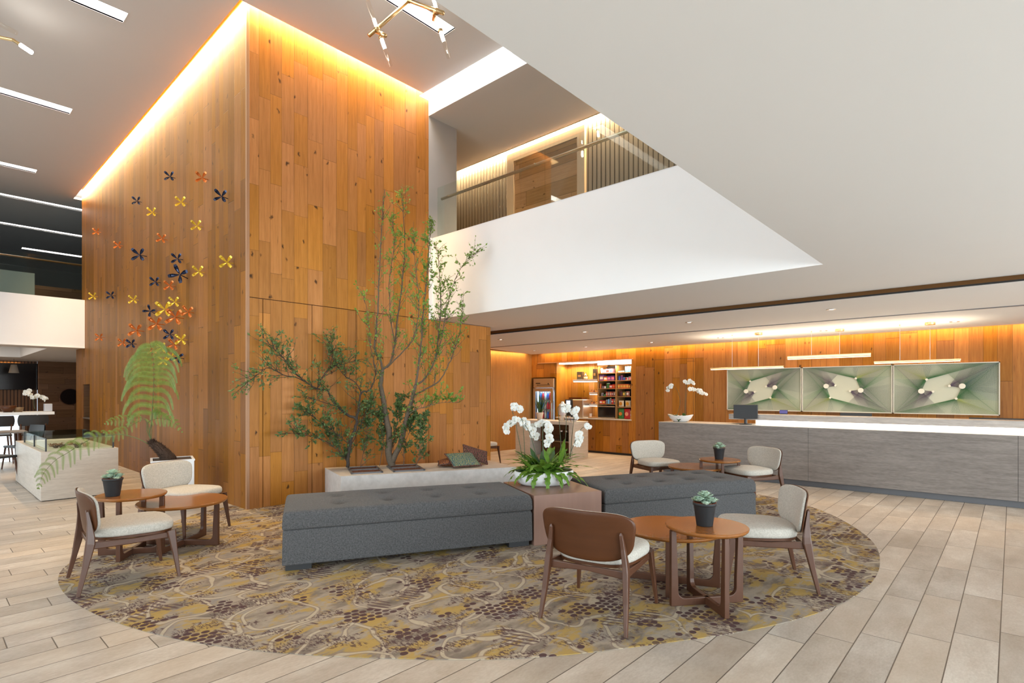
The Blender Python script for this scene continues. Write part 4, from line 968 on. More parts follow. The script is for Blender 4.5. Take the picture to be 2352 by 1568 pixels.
row(ZL[3], L0-.03, [('jar', .08, .08, .07, GY_, W_, 'grey jar'), ('jar', .07, .05, .06, GR, DK, 'small green tub')]+[('bag', .055, .11, .03, c, W_, n) for c, n in (((190,90,70), 'brick red bag'), ((150,120,110), 'taupe bag'), ((200,110,80), 'salmon bag'), ((150,70,60), 'dark red bag'), ((170,140,120), 'beige bag'))], 'fourth shelf of the left column')
row(ZL[4], L0-.005, [('box', .085, .085, .09, RD, W_, 'red box'), ('box', .085, .08, .09, RD, YE, 'red box with yellow panel'), ('jar', .055, .10, .05, GY_, W_, 'grey bottle'), ('jar', .055, .12, .05, SK, GY_, 'pale blue bottle'), ('jar', .055, .14, .05, GY_, YE, 'tall grey bottle'), ('bag', .06, .12, .03, RD, W_, 'red bag'), ('bag', .06, .13, .03, GY_, YE, 'grey bag')], 'lowest shelf of the left column')
row(ZRr[0], R0-.02, [('box', .045, .05, .09, DK, W_, 'small dark box')]*0+[('box', .045, .045+.003*i, .09, DK, W_, 'small dark and white box') for i in range(4)]+[('can', .055, .14, .055, SK, W_, 'slim blue can') for i in range(3)], 'top shelf of the right column')
row(ZRr[1], R0-.01, [('can', .065, .11, .06, BL, DK, 'blue canister'), ('can', .065, .115, .06, PU, PK, 'violet canister'), ('jar', .065, .07, .06, BL, W_, 'low blue tub'), ('bag', .085, .07, .04, W_, RD, 'white bag'), ('bag', .09, .085, .04, W_, PK, 'white bag with pink oval')], 'second shelf of the right column')
row(ZRr[2], R0-.005, [('box', .075, .10, .09, OR, YE, 'orange snack box') for i in range(4)]+[('box', .05, .09, .09, (170,110,60), YE, 'brown snack box'), ('jar', .05, .05, .05, W_, YE, 'small white tub')], 'third shelf of the right column')
row(ZRr[3], R0-.04, [('bag', .09, .12, .035, (90,35,45), DK, 'dark maroon bag'), ('bag', .10, .11, .035, (130,120,60), YE, 'olive bag'), ('bag', .10, .12, .035, (170,110,90), W_, 'tan bag')], 'fourth shelf of the right column')
row(ZRr[4], R0-.02, [('bag', .15, .15, .05, (225,205,170), (200,130,40), 'cream bag with amber oval'), ('bag', .03, .02, .01, DK, DK, 'flat dark packet'), ('bag', .15, .15, .05, (220,200,160), (215,150,40), 'cream bag with golden oval')], 'fifth shelf of the right column')
row(AZ0, R0-.01, [('bag', .16, .24, .06, (50,110,45), (210,120,50), 'large green crisp bag'), ('bag', .17, .24, .06, (185,30,35), (225,150,120), 'large red crisp bag'), ('bag', .05, .20, .03, (220,180,110), W_, 'narrow cream bag')], 'bottom shelf of the right column')
# microwave
mw = thing('microwave', 'black microwave with steel bands at the bottom of the left shelf column', 'microwave', (BX+.02, 7.21, AZ0+.002))
MB().box((.01, -.235, .0), (.34, .235, .30)).build('body', M['black'], mw, bevel=.004)
MB().box((-.002, -.232, .03), (.009, .232, .27)).build('door', M['screen'], mw)
MB().box((-.012, -.232, .272), (.009, .232, .30)).build('steel_band', M['chrome'], mw); MB().box((-.012, -.232, .0), (.009, .232, .028)).build('steel_band', M['chrome'], mw)
# glass shelves with bottles
def gshelf(y0, y1, z, lab):
    t = thing('glowing_shelf', lab, 'shelf', (BX+.24, (y0+y1)/2, z)); L = (y1-y0)/2
    MB().box((0, -L, -.05), (.24, L, 0)).build('board', M['whitecer'], t)
    MB().box((.01, -L+.01, -.06), (.22, L-.01, -.051)).build('light_strip', bpy.data.materials['alcove_strip'], t)
    return t
gshelf(7.49, 8.36, 1.80, 'glowing white shelf holding dark gift boxes and liquor bottles')
gshelf(7.49, 7.86, 1.475, 'short glowing white shelf with small jars, upper of the two')
gshelf(7.49, 7.86, 1.185, 'short glowing white shelf with small jars, lower of the two')
def bottle(x, y, z, h, r, m, lab, name='bottle', grp='liquor bottles on the glowing shelf', cat='bottle', capm=None):
    t = thing(name, lab, cat, (x, y, z+.001), 0, grp)
    MB().lathe([(.001, 0), (r*.95, 0), (r, h*.04), (r, h*.50), (r*.75, h*.62), (r*.3, h*.70), (r*.28, h*.9), (.001, h*.9)], 20, cap=False).build('glass_body', m, t, smooth=True)
    MB().lathe([(.001, h*.88), (r*.36, h*.88), (r*.36, h), (.001, h)], 14, cap=False).build('stopper', capm or M['brass'], t)
    MB().lathe([(r*1.01, h*.12), (r*1.02, h*.12), (r*1.02, h*.40), (r*1.01, h*.40)], 20, cap=False).build('paper_label', cm((225, 205, 170)), t)
    return t
amb = plain('amber_glass', (.12, .035, .01), .1, 0, .6)
for y, w_, h, l_ in ((8.20, .16, .20, 'wide dark gift box at the left end of the glowing shelf'), (7.74, .10, .26, 'tall dark gift box right of the first bottle on the glowing shelf')):
    t = thing('gift_box', l_, 'box', (BX+.30, y, 1.801), 0, 'dark gift boxes')
    MB().box((0, -w_/2, 0), (.10, w_/2, h)).build('carton', cm((62, 50, 42)), t); MB().box((-.002, -w_*.28, h*.35), (-.0003, w_*.28, h*.6)).build('gold_print', cm((170, 130, 80)), t)
bottle(BX+.34, 8.03, 1.80, .19, .052, amb, 'squat liquor bottle beside the wide dark gift box')
bottle(BX+.34, 7.555, 1.80, .26, .036, amb, 'slim amber bottle at the right end of the glowing shelf')
for zi, (z, nm) in enumerate(((1.475, 'upper'), (1.185, 'lower'))):
    for i in range(5):
        t = thing('small_jar', 'tiny jar, %s from the left on the %s short glowing shelf' % (ORD[i], nm), 'jar', (BX+.30, 7.82-.07*i, z+.001), 0, 'tiny jars on the short shelves')
        MB().lathe([(.001, 0), (.020, 0), (.022, .03), (.016, .045), (.001, .045)], 14, cap=False).build('body', cm([(190,110,40), (120,60,30), (210,150,70)][i % 3]), t, smooth=True)
        MB().lathe([(.001, .045), (.017, .045), (.017, .058), (.001, .058)], 12, cap=False).build('lid', cm((90, 40, 25)), t)
# coffee machine
cmc = thing('coffee_machine', 'steel and black coffee machine on the alcove worktop', 'coffee machine', (BX+.06, 8.19, AZ0+.001))
MB().box((.0, -.27, 0), (.42, .06, .45)).build('steel_body', M['chrome'], cmc, bevel=.015)
MB().box((-.03, .062, 0), (.40, .27, .45)).build('black_front', M['black'], cmc, bevel=.01)
MB().box((-.036, .10, .33), (-.031, .22, .42)).build('display', emit('machine_display', (.6, .75, 1), 1.2), cmc)
MB().cyl((-.05, .16, .20), (-.03, .16, .28), .03, 12).build('spout', M['chrome'], cmc); MB().box((-.10, .08, 0), (-.031, .25, .03)).build('drip_tray', M['chrome'], cmc)
MB().box((.05, -.20, .451), (.30, .2, .50)).build('bean_lid', amb, cmc)
ty = thing('serving_tray', 'round honey coloured wooden tray on the alcove worktop', 'tray', (BX+.14, 7.66, AZ0+.001))
MB().lathe([(.001, 0), (.13, 0), (.14, .025), (.132, .025), (.125, .01), (.001, .01)], 36, cap=False).build('dish', shm, ty)
cp = thing('cup_stack', 'small stack of white cups on the round wooden tray', 'cup', (BX+.13, 7.74, AZ0+.012))
for k in range(3): MB().lathe([(.001, .02*k), (.022, .02*k), (.032, .02*k+.05), (.029, .02*k+.05), (.02, .02*k+.006), (.001, .02*k+.006)], 18, cap=False).build('cup', M['whitecer'], cp)
# cabinet above the refrigerator and the refrigerator itself
cb2 = thing('wall_cabinet', 'amber oak cabinet door above the glass door refrigerator', 'cabinet', (BX, 9.12, 1.87))
MB().box((.002, -.37, 0), (.5, .39, .345)).build('body', M['dark'], cb2); MB().box((-.012, -.362, .004), (.0, .385, .340)).build('door', M['oak_amber'], cb2)
rf = thing('glass_door_refrigerator', 'steel glass door drinks refrigerator at the left end of the alcove', 'refrigerator', (BX-.06, 9.10, 0))
rb = MB().box((0, -.335, .05), (.05, .335, .14)).box((0, -.335, 1.60), (.6, .335, 1.84)).box((.05, -.335, .05), (.6, -.30, 1.60)).box((.05, .30, .05), (.6, .335, 1.60)).box((.56, -.30, .05), (.6, .30, 1.6)).box((.05, -.30, .05), (.56, .30, .12))
rb.build('body', M['chrome'], rf)
MB().box((-.02, -.33, .14), (.0, -.255, 1.585)).box((-.02, .255, .14), (.0, .33, 1.585)).box((-.02, -.255, 1.50), (.0, .255, 1.585)).box((-.02, -.255, .14), (.0, .255, .22)).build('door_frame', M['chrome'], rf)
MB().box((-.012, -.254, .221), (-.006, .254, 1.499)).build('door_glass', M['glass'], rf)
MB().box((-.008, -.22, 1.66), (-.001, .22, 1.675)).box((-.008, .10, 1.70), (-.001, .25, 1.725)).build('vent_slot', M['black'], rf)
MB().cyl((-.008, -.17, 1.70), (0, -.17, 1.70), .018, 14).build('lock', M['black'], rf)
MB().box((-.045, -.30, .7), (-.021, -.27, 1.2)).build('handle', M['chrome'], rf)
for yy in (.235, -.235): MB().box((.06, yy-.01, .2), (.08, yy+.01, 1.5)).build('light_strip', emit('fridge_light', (.55, .75, 1), 5.0) if yy > 0 else bpy.data.materials['fridge_light'], rf)
for k in range(5):
    z = .30+.245*k
    MB().box((.09, -.28, z-.012), (.54, .28, z-.002)).build('wire_shelf', M['chrome'], rf)
dn = 0
for k in range(5):
    for i in range(6):
        c = [(60,110,210), (200,215,235), (190,40,60), (70,120,220), (210,220,235), (40,70,170)][(i*2+k*3) % 6] if k != 3 else [(60,110,210), (90,140,220), (190,190,210), (200,50,70), (200,50,60), (195,60,70)][i]
        t = thing('drink_bottle', '%s drink bottle, %s from the left on the %s shelf of the refrigerator' % ({(60,110,210): 'blue', (200,215,235): 'pale', (190,40,60): 'red', (70,120,220): 'blue', (210,220,235): 'pale', (40,70,170): 'dark blue', (90,140,220): 'light blue', (190,190,210): 'grey', (200,50,70): 'red', (200,50,60): 'red', (195,60,70): 'red'}[c], ORD[i], ['lowest', 'second lowest', 'middle', 'second highest', 'highest'][k]), 'bottle', (BX+.09, 9.10+.20-.08*i, .30+.245*k-.001), 0, 'bottles in the refrigerator')
        MB().lathe([(.001, 0), (.031, 0), (.033, .01), (.033, .12), (.014, .17), (.014, .185), (.001, .185)], 14, cap=False).build('bottle_body', cm(c), t, smooth=True)
        MB().lathe([(.001, .185), (.016, .185), (.016, .205), (.001, .205)], 10, cap=False).build('bottle_cap', cm(W_), t)
strip_lamp('fridge_lamp', (BX+.08, 9.10, 1.57), .08, .4, 6, (.6, .78, 1.0), ry=-.3)

# ------------------------------------------------------------------ stone serving island in front of the alcove
IX0, IX1, IY0, IY1, IZ = 9.77, 10.37, 7.12, 8.80, .82
isl = thing('serving_island', 'pale stone serving island with open side in front of the snack alcove', 'counter', (IX0, IY0, 0))
MB().box((0, 0, IZ-.07), (IX1-IX0, IY1-IY0, IZ)).build('top_slab', M['stone_top'], isl, bevel=.002)
MB().box((0, 0, 0), (IX1-IX0, .10, IZ-.071)).build('end_slab', M['stone_top'], isl); MB().box((0, IY1-IY0-.46, 0), (IX1-IX0, IY1-IY0, IZ-.071)).build('end_slab', M['stone_top'], isl)
MB().box((.40, .10, 0), (IX1-IX0, IY1-IY0-.46, IZ-.071)).build('inner_back', M['oak_horiz'], isl)
MB().box((.03, .10, .36), (.40, .98, .38)).build('inner_shelf', M['chrome'], isl); MB().box((.03, .62, .0), (.06, .65, IZ-.072)).build('inner_post', M['chrome'], isl)
for i, y in enumerate((.28, .42)):
    t = thing('glass_dispenser', ['glass jar inside the serving island, nearer its end', 'second glass jar inside the serving island'][i], 'jar', (IX0+.16, IY0+y, .381), 0, 'jars inside the island')
    MB().lathe([(.001, 0), (.045, 0), (.05, .1), (.03, .2), (.001, .2)], 18, cap=False).build('body', M['glass_dark'], t, smooth=True); MB().lathe([(.001, .2), (.032, .2), (.032, .23), (.001, .23)], 14, cap=False).build('lid', M['chrome'], t)
# snake plant pot, dispenser, small wares on the island
def strap(mb, base, az, L, w_, lean, curl, n=10, wav=0, fold=.15, tipw=.1, tw=0):
    p = Vector(base); el = lean; d = Vector((math.cos(az), math.sin(az), 0)); s = Vector((-math.sin(az), math.cos(az), 0)); rows = []
    if tw: s = (s*math.cos(tw)+Vector((0, 0, 1))*math.sin(tw)).normalized()
    for i in range(n+1):
        t_ = i/n; ww = w_*(math.sin(PI*min(1, t_*.92+.10))**.7)*(1 if t_ < .97 else tipw)
        if wav: ww *= 1+wav*math.sin(t_*38+az*5)
        dr = d*math.cos(el)+Vector((0, 0, math.sin(el))); up = s.cross(dr)
        a = wav*.6*math.sin(t_*30+az) if wav else 0
        rows.append([p-s*ww+up*(ww*fold+a*ww), p, p+s*ww+up*(ww*fold-a*ww)])
        p = p+dr*L/n; el -= curl/n
    mb.rings(rows, cap=False, closed=False)
sp = thing('snake_plant', 'spiky snake plant in a cream pot on the serving island', 'plant', (9.98, 8.22, IZ+.001))
MB().lathe([(.001, 0), (.058, 0), (.085, .16), (.09, .165), (.09, .18), (.082, .18), (.078, .16), (.001, .155)], 32, cap=False).build('pot', plain('cream_pot', (.66, .58, .50), .6), sp, smooth=True)
mb = MB(); rng = random.Random(5)
for i in range(16): strap(mb, (rng.uniform(-.03, .03), rng.uniform(-.03, .03), .155), rng.uniform(0, 6.3), rng.uniform(.32, .50), rng.uniform(.014, .022), rng.uniform(1.15, 1.5), rng.uniform(0, .35), fold=.4)
mb.build('leaves', M['leaf_strap'], sp, smooth=True)
dsp = thing('glass_dispenser', 'tall glass drinks dispenser with white lid standing on the serving island', 'jar', (10.02, 7.58, IZ+.001))
MB().lathe([(.001, 0), (.075, 0), (.06, .13), (.001, .13)], 28, cap=False).build('base_stand', plain('cream_stand', (.72, .64, .55), .5), dsp, smooth=True)
MB().lathe([(.001, .13), (.075, .13), (.088, .16), (.092, .30), (.08, .34), (.001, .34)], 28, cap=False).build('jar_body', plain('frosty_glass', (.60, .54, .56), .15, 0, .6), dsp, smooth=True)
MB().lathe([(.001, .34), (.088, .34), (.085, .38), (.04, .40), (.03, .44), (.001, .445)], 28, cap=False).build('lid', M['whitecer'], dsp, smooth=True)
for i in range(4):
    t = thing('patterned_cup', 'patterned cup, %s in the row on the serving island from the dispenser' % ORD[i], 'cup', (9.96, 7.44-.085*i, IZ+.001), 0, 'patterned cups on the island')
    MB().lathe([(.001, 0), (.032, 0), (.038, .09), (.035, .09), (.03, .006), (.001, .006)], 20, cap=False).build('cup_body', cm((225, 215, 205)), t, smooth=True)
    MB().lathe([(.0352, .035), (.0358, .035), (.0372, .065), (.0368, .065)], 12, cap=False).build('painted_band', cm((90, 80, 85)), t)

# ------------------------------------------------------------------ orchids
def bloom(mb, mc, c, face, r, rng):
    c = Vector(c); f = Vector(face).normalized(); a = f.cross(Vector((0, 0, 1)))
    a = a.normalized() if a.length > .05 else Vector((1, 0, 0)); b = a.cross(f).normalized()
    ro = rng.uniform(-.3, .3)
    for k, (an, L, w_) in enumerate(((90, 1, .36), (18, 1.05, .62), (162, 1.05, .62), (-50, .95, .36), (-130, .95, .36))):
        an = R_(an)+ro; d = a*math.cos(an)+b*math.sin(an); s = f.cross(d)
        rows = []
        for q, ww in ((.08, .2), (.35, .85), (.62, 1.0), (.85, .72), (1.0, .15)):
            p = c+d*r*L*q-f*r*.16*q*q*(1 if k in (1, 2) else .4)
            rows.append([p-s*r*w_*ww-f*.1*r*ww, p+f*.03*r, p+s*r*w_*ww-f*.1*r*ww])
        mb.rings(rows, cap=False, closed=False)
    mc.lathe([(.001, -.2*r), (.12*r, -.1*r), (.14*r, .05*r), (.001, .18*r)], 6, c+f*.10*r, cap=False)
def spray(t, path, r0, n, start, rr, face, seed):
    """flower stem along path; blossoms alternate along the last part"""
    rng = random.Random(seed); P = [Vector(p) for p in path]; q = []
    for i in range(len(P)-1):
        p0, p1, p2, p3 = P[max(i-1, 0)], P[i], P[i+1], P[min(i+2, len(P)-1)]
        for k in range(6):
            u = k/6; q.append(.5*((2*p1)+(p2-p0)*u+(2*p0-5*p1+4*p2-p3)*u*u+(3*p1-p0-3*p2+p3)*u**3))
    q.append(P[-1])
    MB().tube(q, [r0*(1-.5*i/len(q)) for i in range(len(q))], 6).build('flower_stem', M['stem'], t, smooth=True)
    mb, mc = MB(), MB(); m = len(q)-1
    for i in range(n):
        f = start+(1-start)*i/max(1, n-1); p = q[int(f*m)]
        off = Vector((rng.uniform(-1, 1), rng.uniform(-1, 1), rng.uniform(-.6, .5)))*rr*.75
        fc = Vector(face)+Vector((rng.uniform(-.5, .5), rng.uniform(-.5, .5), rng.uniform(-.4, .3)))
        bloom(mb, mc, p+off, fc, rr*(1 if f < .85 else .8)*rng.uniform(.85, 1.1), rng)
    mb.build('blossoms', M['petal'], t, smooth=True); mc.build('blossom_hearts', plain('orchid_heart', (.70, .55, .35), .6) if 'orchid_heart' not in bpy.data.materials else bpy.data.materials['orchid_heart'], t)
TOC = Vector((-.74, -.67, .05))
oc = Vector((4.575, 3.71, ZR+.476))
ob = thing('orchid_bowl', 'white oval bowl of white orchids and bright green ferns on the veneer cube', 'plant', oc)
rbw = MB(); prof = [(.001, 0), (.20, 0), (.235, .02), (.262, .06), (.275, .11), (.272, .145), (.262, .150), (.258, .12), (.001, .115)]
rbw.lathe(prof, 56, cap=False, M=Matrix.Rotation(UA, 4, 'Z') @ Matrix.Diagonal((1.2, .92, 1, 1))); rbw.build('bowl', M['whitecer'], ob, smooth=True)
mb = MB(); rng = random.Random(9)
mb.grid(lambda u, v: tuple(Matrix.Rotation(UA, 3, 'Z') @ Vector((.275*v*math.cos(2*PI*u), .215*v*math.sin(2*PI*u), .130+.02*(1-v)+rng.uniform(-.006, .008)))), 30, 8)
mb.build('potting_bark', M['soil'], ob)
def OL(px, py, dd=0): return W(px, py, 5.80+dd)-oc
mb = MB(); rng = random.Random(21)
for i in range(95):
    az = rng.uniform(0, 2*PI); r = rng.uniform(0, .17); up = rng.uniform(.25, 1.4)
    b = (r*math.cos(az)*1.1, r*math.sin(az)*.8, .13); a2 = az+rng.uniform(-.5, .5)
    strap(mb, b, a2, rng.uniform(.24, .42), rng.uniform(.024, .044), up, rng.uniform(.7, 1.9), 18, wav=.25, fold=.15)
# long wavy fronds reaching out to the right and over the rim
cr = -YAW
for az, L, wd, lean, curl in ((cr, .52, .024, .45, .9), (cr-.35, .48, .024, .30, 1.5), (cr+.3, .45, .024, .8, 1.0), (cr-1.0, .34, .03, .35, 2.2), (cr-1.5, .34, .03, .35, 2.4), (cr-2.0, .34, .034, .35, 2.3), (cr+2.7, .36, .03, .5, 1.6), (cr-2.7, .34, .03, .4, 1.9)):
    strap(mb, (.10*math.cos(az), .10*math.sin(az), .135), az, L, wd, lean, curl, 20, wav=.30, fold=.12)
mb.build('fern_fronds', M['leaf_bright'], ob, smooth=True)
mb = MB()
strap(mb, OL(1285, 1062, .02), cr+.5, .26, .050, 1.35, .1, 12, fold=.1, tw=0)
strap(mb, OL(1262, 1065, .05), cr+2.2, .20, .032, 1.1, .3, 12, fold=.2)
mb.build('broad_leaf', M['leaf_bright'], ob, smooth=True)
mb = MB(); rng = random.Random(4)
for az, L, wd, lean, curl in ((cr+2.9, .36, .045, 1.0, .7), (cr+3.2, .30, .045, .5, 1.4), (cr+3.4, .28, .04, .2, 1.8), (cr+2.3, .30, .045, 1.2, .5), (cr+1.6, .28, .045, 1.1, .6), (cr+1.0, .28, .045, 1.2, .7), (cr-.6, .30, .04, .3, 1.4), (cr-2.9, .26, .04, .4, 1.6), (cr+.1, .24, .04, .9, 1.0), (cr-2.2, .22, .04, .9, 1.2)):
    strap(mb, (.06*math.cos(az), .05*math.sin(az), .13), az, L, wd, lean, curl, 12, fold=.3)
mb.build('orchid_leaves', M['leaf_strap'], ob, smooth=True)
B = [(1197, 1040), (1204, 1035), (1232, 1040), (1247, 1035), (1291, 1040), (1307, 1045), (1295, 1030)]
sprays = [([(1200,1050,0), (1190,1000,0), (1183,965,0), (1176,938,0), (1186,934,.02), (1198,942,.03)], 8, .68),
 ([(1206,1050,0), (1203,1000,0), (1200,965,0), (1192,962,0), (1178,968,.02), (1164,982,.03), (1160,990,.03)], 9, .55),
 ([(1232,1050,0), (1222,1010,0), (1212,985,0), (1200,968,.03), (1210,975,.04), (1222,992,.05), (1228,1004,.05)], 9, .48),
 ([(1247,1050,.05), (1246,1000,.05), (1247,975,.05), (1238,972,.06), (1228,978,.07)], 6, .6),
 ([(1249,1050,-.02), (1247,1000,-.02), (1248,974,-.02), (1256,975,-.02), (1263,990,-.04), (1262,1010,-.05), (1257,1022,-.05)], 9, .5),
 ([(1290,1050,.05), (1287,1000,.05), (1283,955,.05), (1281,936,.05), (1290,933,.05), (1302,935,.05)], 3, .9),
 ([(1296,1050,.03), (1299,1000,.03), (1301,960,.03), (1299,945,.03), (1302,940,.03)], 4, .86),
 ([(1310,1050,.08), (1314,1000,.08), (1318,960,.08), (1316,936,.08), (1320,945,.08), (1319,960,.08)], 5, .75),
 ([(1308,1046,0), (1318,1020,0), (1327,1000,0), (1335,985,0), (1345,978,0), (1350,978,0)], 3, .85),
 ([(1308,1046,0), (1320,1015,0), (1330,992,0), (1334,998,-.02), (1329,1012,-.03), (1327,1022,-.03)], 8, .5)]
for k, (pth, n, stt) in enumerate(sprays): spray(ob, [OL(*p) for p in pth], .0042, int(n*1.7), stt, .038, TOC, 30+k)

# orchids on the reception desk
rc = Vector((9.62, 4.55, .923)); ro_ = thing('desk_orchid', 'white orchid with dark leaves in a boat shaped bowl on the reception desk', 'plant', rc)
mb = MB()
N = 48; R = []
for k, z in ((.45, 0), (.62, .02), (.82, .06), (.97, .10), (1.0, .115), (.96, .115), (.8, .08), (.3, .06)):
    R.append([(.13*k*math.cos(2*PI*i/N), .245*k*math.sin(2*PI*i/N), z+(.025*abs(math.sin(2*PI*i/N))**3 if k > .9 else 0)) for i in range(N)])
mb.rings(R); mb.build('bowl', M['whitecer'], ro_, smooth=True)
mb = MB(); rng = random.Random(8)
for i in range(14): strap(mb, (rng.uniform(-.04, .04), rng.uniform(-.12, .12), .07), i*2.4, rng.uniform(.14, .24), .032, rng.uniform(.3, 1.1), rng.uniform(.8, 2.0), 10, fold=.25)
mb.build('leaves', M['leaf_strap'], ro_, smooth=True)
dR = 10.17
def RL(px, py, dd=0): return W(px, py, dR+dd)-rc
spray(ro_, [RL(1553, 960), RL(1562, 925), RL(1557, 900), RL(1548, 886), RL(1538, 888), RL(1532, 896)], .004, 6, .72, .042, TOC, 61)
spray(ro_, [RL(1573, 955), RL(1574, 915), RL(1576, 890), RL(1578, 878), RL(1585, 876), RL(1590, 880)], .004, 9, .55, .042, TOC, 62)
spray(ro_, [RL(1574, 955), RL(1576, 910), RL(1584, 896), RL(1598, 895), RL(1610, 900), RL(1618, 905)], .003, 11, .42, .045, TOC, 63)
# ------------------------------------------------------------------ trees in the bench planter
def smooth(P, k=5):
    q = []
    for i in range(len(P)-1):
        p0, p1, p2, p3 = P[max(i-1, 0)], P[i], P[i+1], P[min(i+2, len(P)-1)]
        for j in range(k):
            u = j/k; q.append(.5*((2*p1)+(p2-p0)*u+(2*p0-5*p1+4*p2-p3)*u*u+(3*p1-p0-3*p2+p3)*u**3))
    q.append(P[-1]); return q
LO = [Vector((0, 0, 0))]
def leafquad(mb, p, d, rng, L):
    if (p+d*L+LO[0]).y > 6.99: return
    s = d.cross(Vector((rng.uniform(-1, 1), rng.uniform(-1, 1), rng.uniform(-1, 1))))
    if s.length < .01: return
    s.normalize(); u = s.cross(d); w_ = L*rng.uniform(.24, .34)
    mb.add([p, p+d*L*.4+s*w_+u*L*.06, p+d*L, p+d*L*.4-s*w_+u*L*.06, p+d*L*.5-u*L*.04], [(0, 1, 4), (1, 2, 4), (2, 3, 4), (3, 0, 4)])
def tree(name, label, base, d0, limbs, seed, leafm, barkm, twigs, dens, LL, zoff=0, lean_up=.5, tmin=.25, tl=(.16, .42), cat='tree', depthf=None):
    rng = random.Random(seed); o = Vector(base); LO[0] = o; t = thing(name, label, cat, o)
    tk, tw, lf = MB(), MB(), MB()
    for limb in limbs:
        pts, r0, r1, nt = limb[:4]; dn_ = limb[4] if len(limb) > 4 else 1.0
        P = smooth([W(px, py, min(d0+dd, 7.03/(FW.y+RT.y*(px-1176)/FPX)-.20-.0006*abs(px-800)))-o for px, py, dd in pts]); m = len(P)-1
        wob = [Vector((rng.uniform(-1, 1), rng.uniform(-1, 1), 0))*.006 for _ in P]
        P = [p+w_*(1 if 0 < i < m else 0) for i, (p, w_) in enumerate(zip(P, wob))]
        (tk if r0 > .012 else tw).tube(P, [r0+(r1-r0)*(i/m) for i in range(m+1)], 8 if r0 > .012 else 5)
        for k in range(nt):
            f = tmin+(1-tmin)*rng.random()**.8; i = min(int(f*m), m-1); p = P[i]; d = (P[i+1]-P[i]).normalized()
            side = Vector((rng.gauss(0, 1), rng.gauss(0, 1), rng.gauss(.2, .7))).normalized()
            dr = (d*.8+side*.75+Vector((0, 0, lean_up))).normalized(); L = rng.uniform(*tl)*(1.15-.5*f)
            Q = [p]; dd = dr.copy()
            for q in range(4):
                dd = (dd+Vector((rng.gauss(0, .22), rng.gauss(0, .22), rng.gauss(.08*lean_up*2, .16)))).normalized()
                if (Q[-1]+o).y > 6.85: dd.y = -abs(dd.y)
                Q.append(Q[-1]+dd*L/4)
            tw.tube(Q, [.0035, .003, .0024, .0018, .001], 4, cap=False)
            for sub in range(rng.choice((1, 2, 2, 3))):
                j = rng.choice((1, 2, 3)); d2 = (dd+Vector((rng.gauss(0, .7), rng.gauss(0, .7), rng.gauss(.1, .5)))).normalized(); e = [Q[j]+d2*L*.45*x for x in (0, .5, 1)]
                tw.tube(e, [.002, .0015, .0008], 3, cap=False)
                for x in range(int(dens*dn_*rng.uniform(.4, 1.6))):
                    pp = e[0]+(e[2]-e[0])*rng.uniform(.25, 1.05); leafquad(lf, pp, (d2+Vector((rng.gauss(0, .8), rng.gauss(0, .8), rng.gauss(0, .6)))).normalized(), rng, LL*rng.uniform(.6, 1.25))
            for x in range(int(dens*dn_*rng.uniform(.3, 1.5))):
                j = rng.choice((1, 2, 3, 4)); pp = Q[j]; leafquad(lf, pp, (dd+Vector((rng.gauss(0, .9), rng.gauss(0, .9), rng.gauss(0, .6)))).normalized(), rng, LL*rng.uniform(.6, 1.25))
    if tk.v: tk.build('trunk', barkm, t, smooth=True)
    if tw.v: tw.build('twigs', barkm, t)
    lf.build('foliage', leafm, t)
    return t
def Z(x, y, d=0): return (550+x/2.24, 420+y/2.24, d)
bz = BZ+.012
mainl = [
 ([Z(786,1458), Z(768,1390), Z(770,1290), Z(752,1190), Z(737,1100), Z(726,1040), Z(735,960)], .050, .026, 4, .5),
 ([Z(784,1440), Z(828,1340), Z(856,1230), Z(885,1120), Z(906,1040)], .040, .022, 4, .5),
 ([Z(735,960), Z(775,925), Z(800,830,.1), Z(812,700,.1), Z(838,500,.15), Z(850,330,.2), Z(842,150,.2), Z(832,50,.2)], .016, .003, 44),
 ([Z(735,960), Z(722,900,-.05), Z(695,850,-.1), Z(708,700,-.12), Z(718,500,-.15), Z(728,300,-.15), Z(738,130,-.15), Z(748,35,-.15)], .016, .003, 34, .7),
 ([Z(906,1040), Z(920,950), Z(935,820,.05), Z(942,700), Z(962,500), Z(975,350), Z(984,215)], .016, .003, 52, 1.3),
 ([Z(906,1040), Z(960,1000,.1), Z(1002,915,.15), Z(1022,800,.2), Z(1035,650,.2), Z(1030,500,.25), Z(1020,330,.25)], .015, .003, 52, 1.3),
 ([Z(1002,915,.15), Z(1040,800,.2), Z(1065,650,.25), Z(1100,520,.3), Z(1150,420,.3), Z(1212,365,.3)], .009, .002, 30, .9),
 ([Z(880,1100), Z(960,1060,.1), Z(1030,1015,.2), Z(1078,930,.25), Z(1112,840,.3), Z(1140,720,.3), Z(1152,560,.3)], .013, .002, 34, .9),
 ([Z(760,950), Z(868,840,-.15), Z(900,780,-.2), Z(925,620,-.2), Z(905,420,-.2), Z(895,200,-.2)], .010, .002, 34, 1.0),
 ([Z(735,1000), Z(705,960,-.1), Z(678,860,-.15), Z(668,760,-.2), Z(655,650,-.2), Z(640,590,-.2)], .007, .002, 16, 1.0),
 ([Z(800,830,.1), Z(780,700,.0), Z(770,520,.0), Z(795,330,.0), Z(790,200,0)], .008, .002, 26),
 ([Z(850,1210,-.1), Z(900,1170,-.15), Z(960,1150,-.2), Z(1040,1130,-.25), Z(1122,1130,-.3)], .006, .002, 16, 2.0),
]
tree('planter_tree', 'tall forked young tree with pale green leaves, right one in the stone bench', (*BP(.86, .50)[:2], bz), W(*Z(786, 1458, 0)[:2], 1).z and 7.66, mainl, 11, M['leaf'], M['bark'], 0, 5.4, .038, tmin=.12)
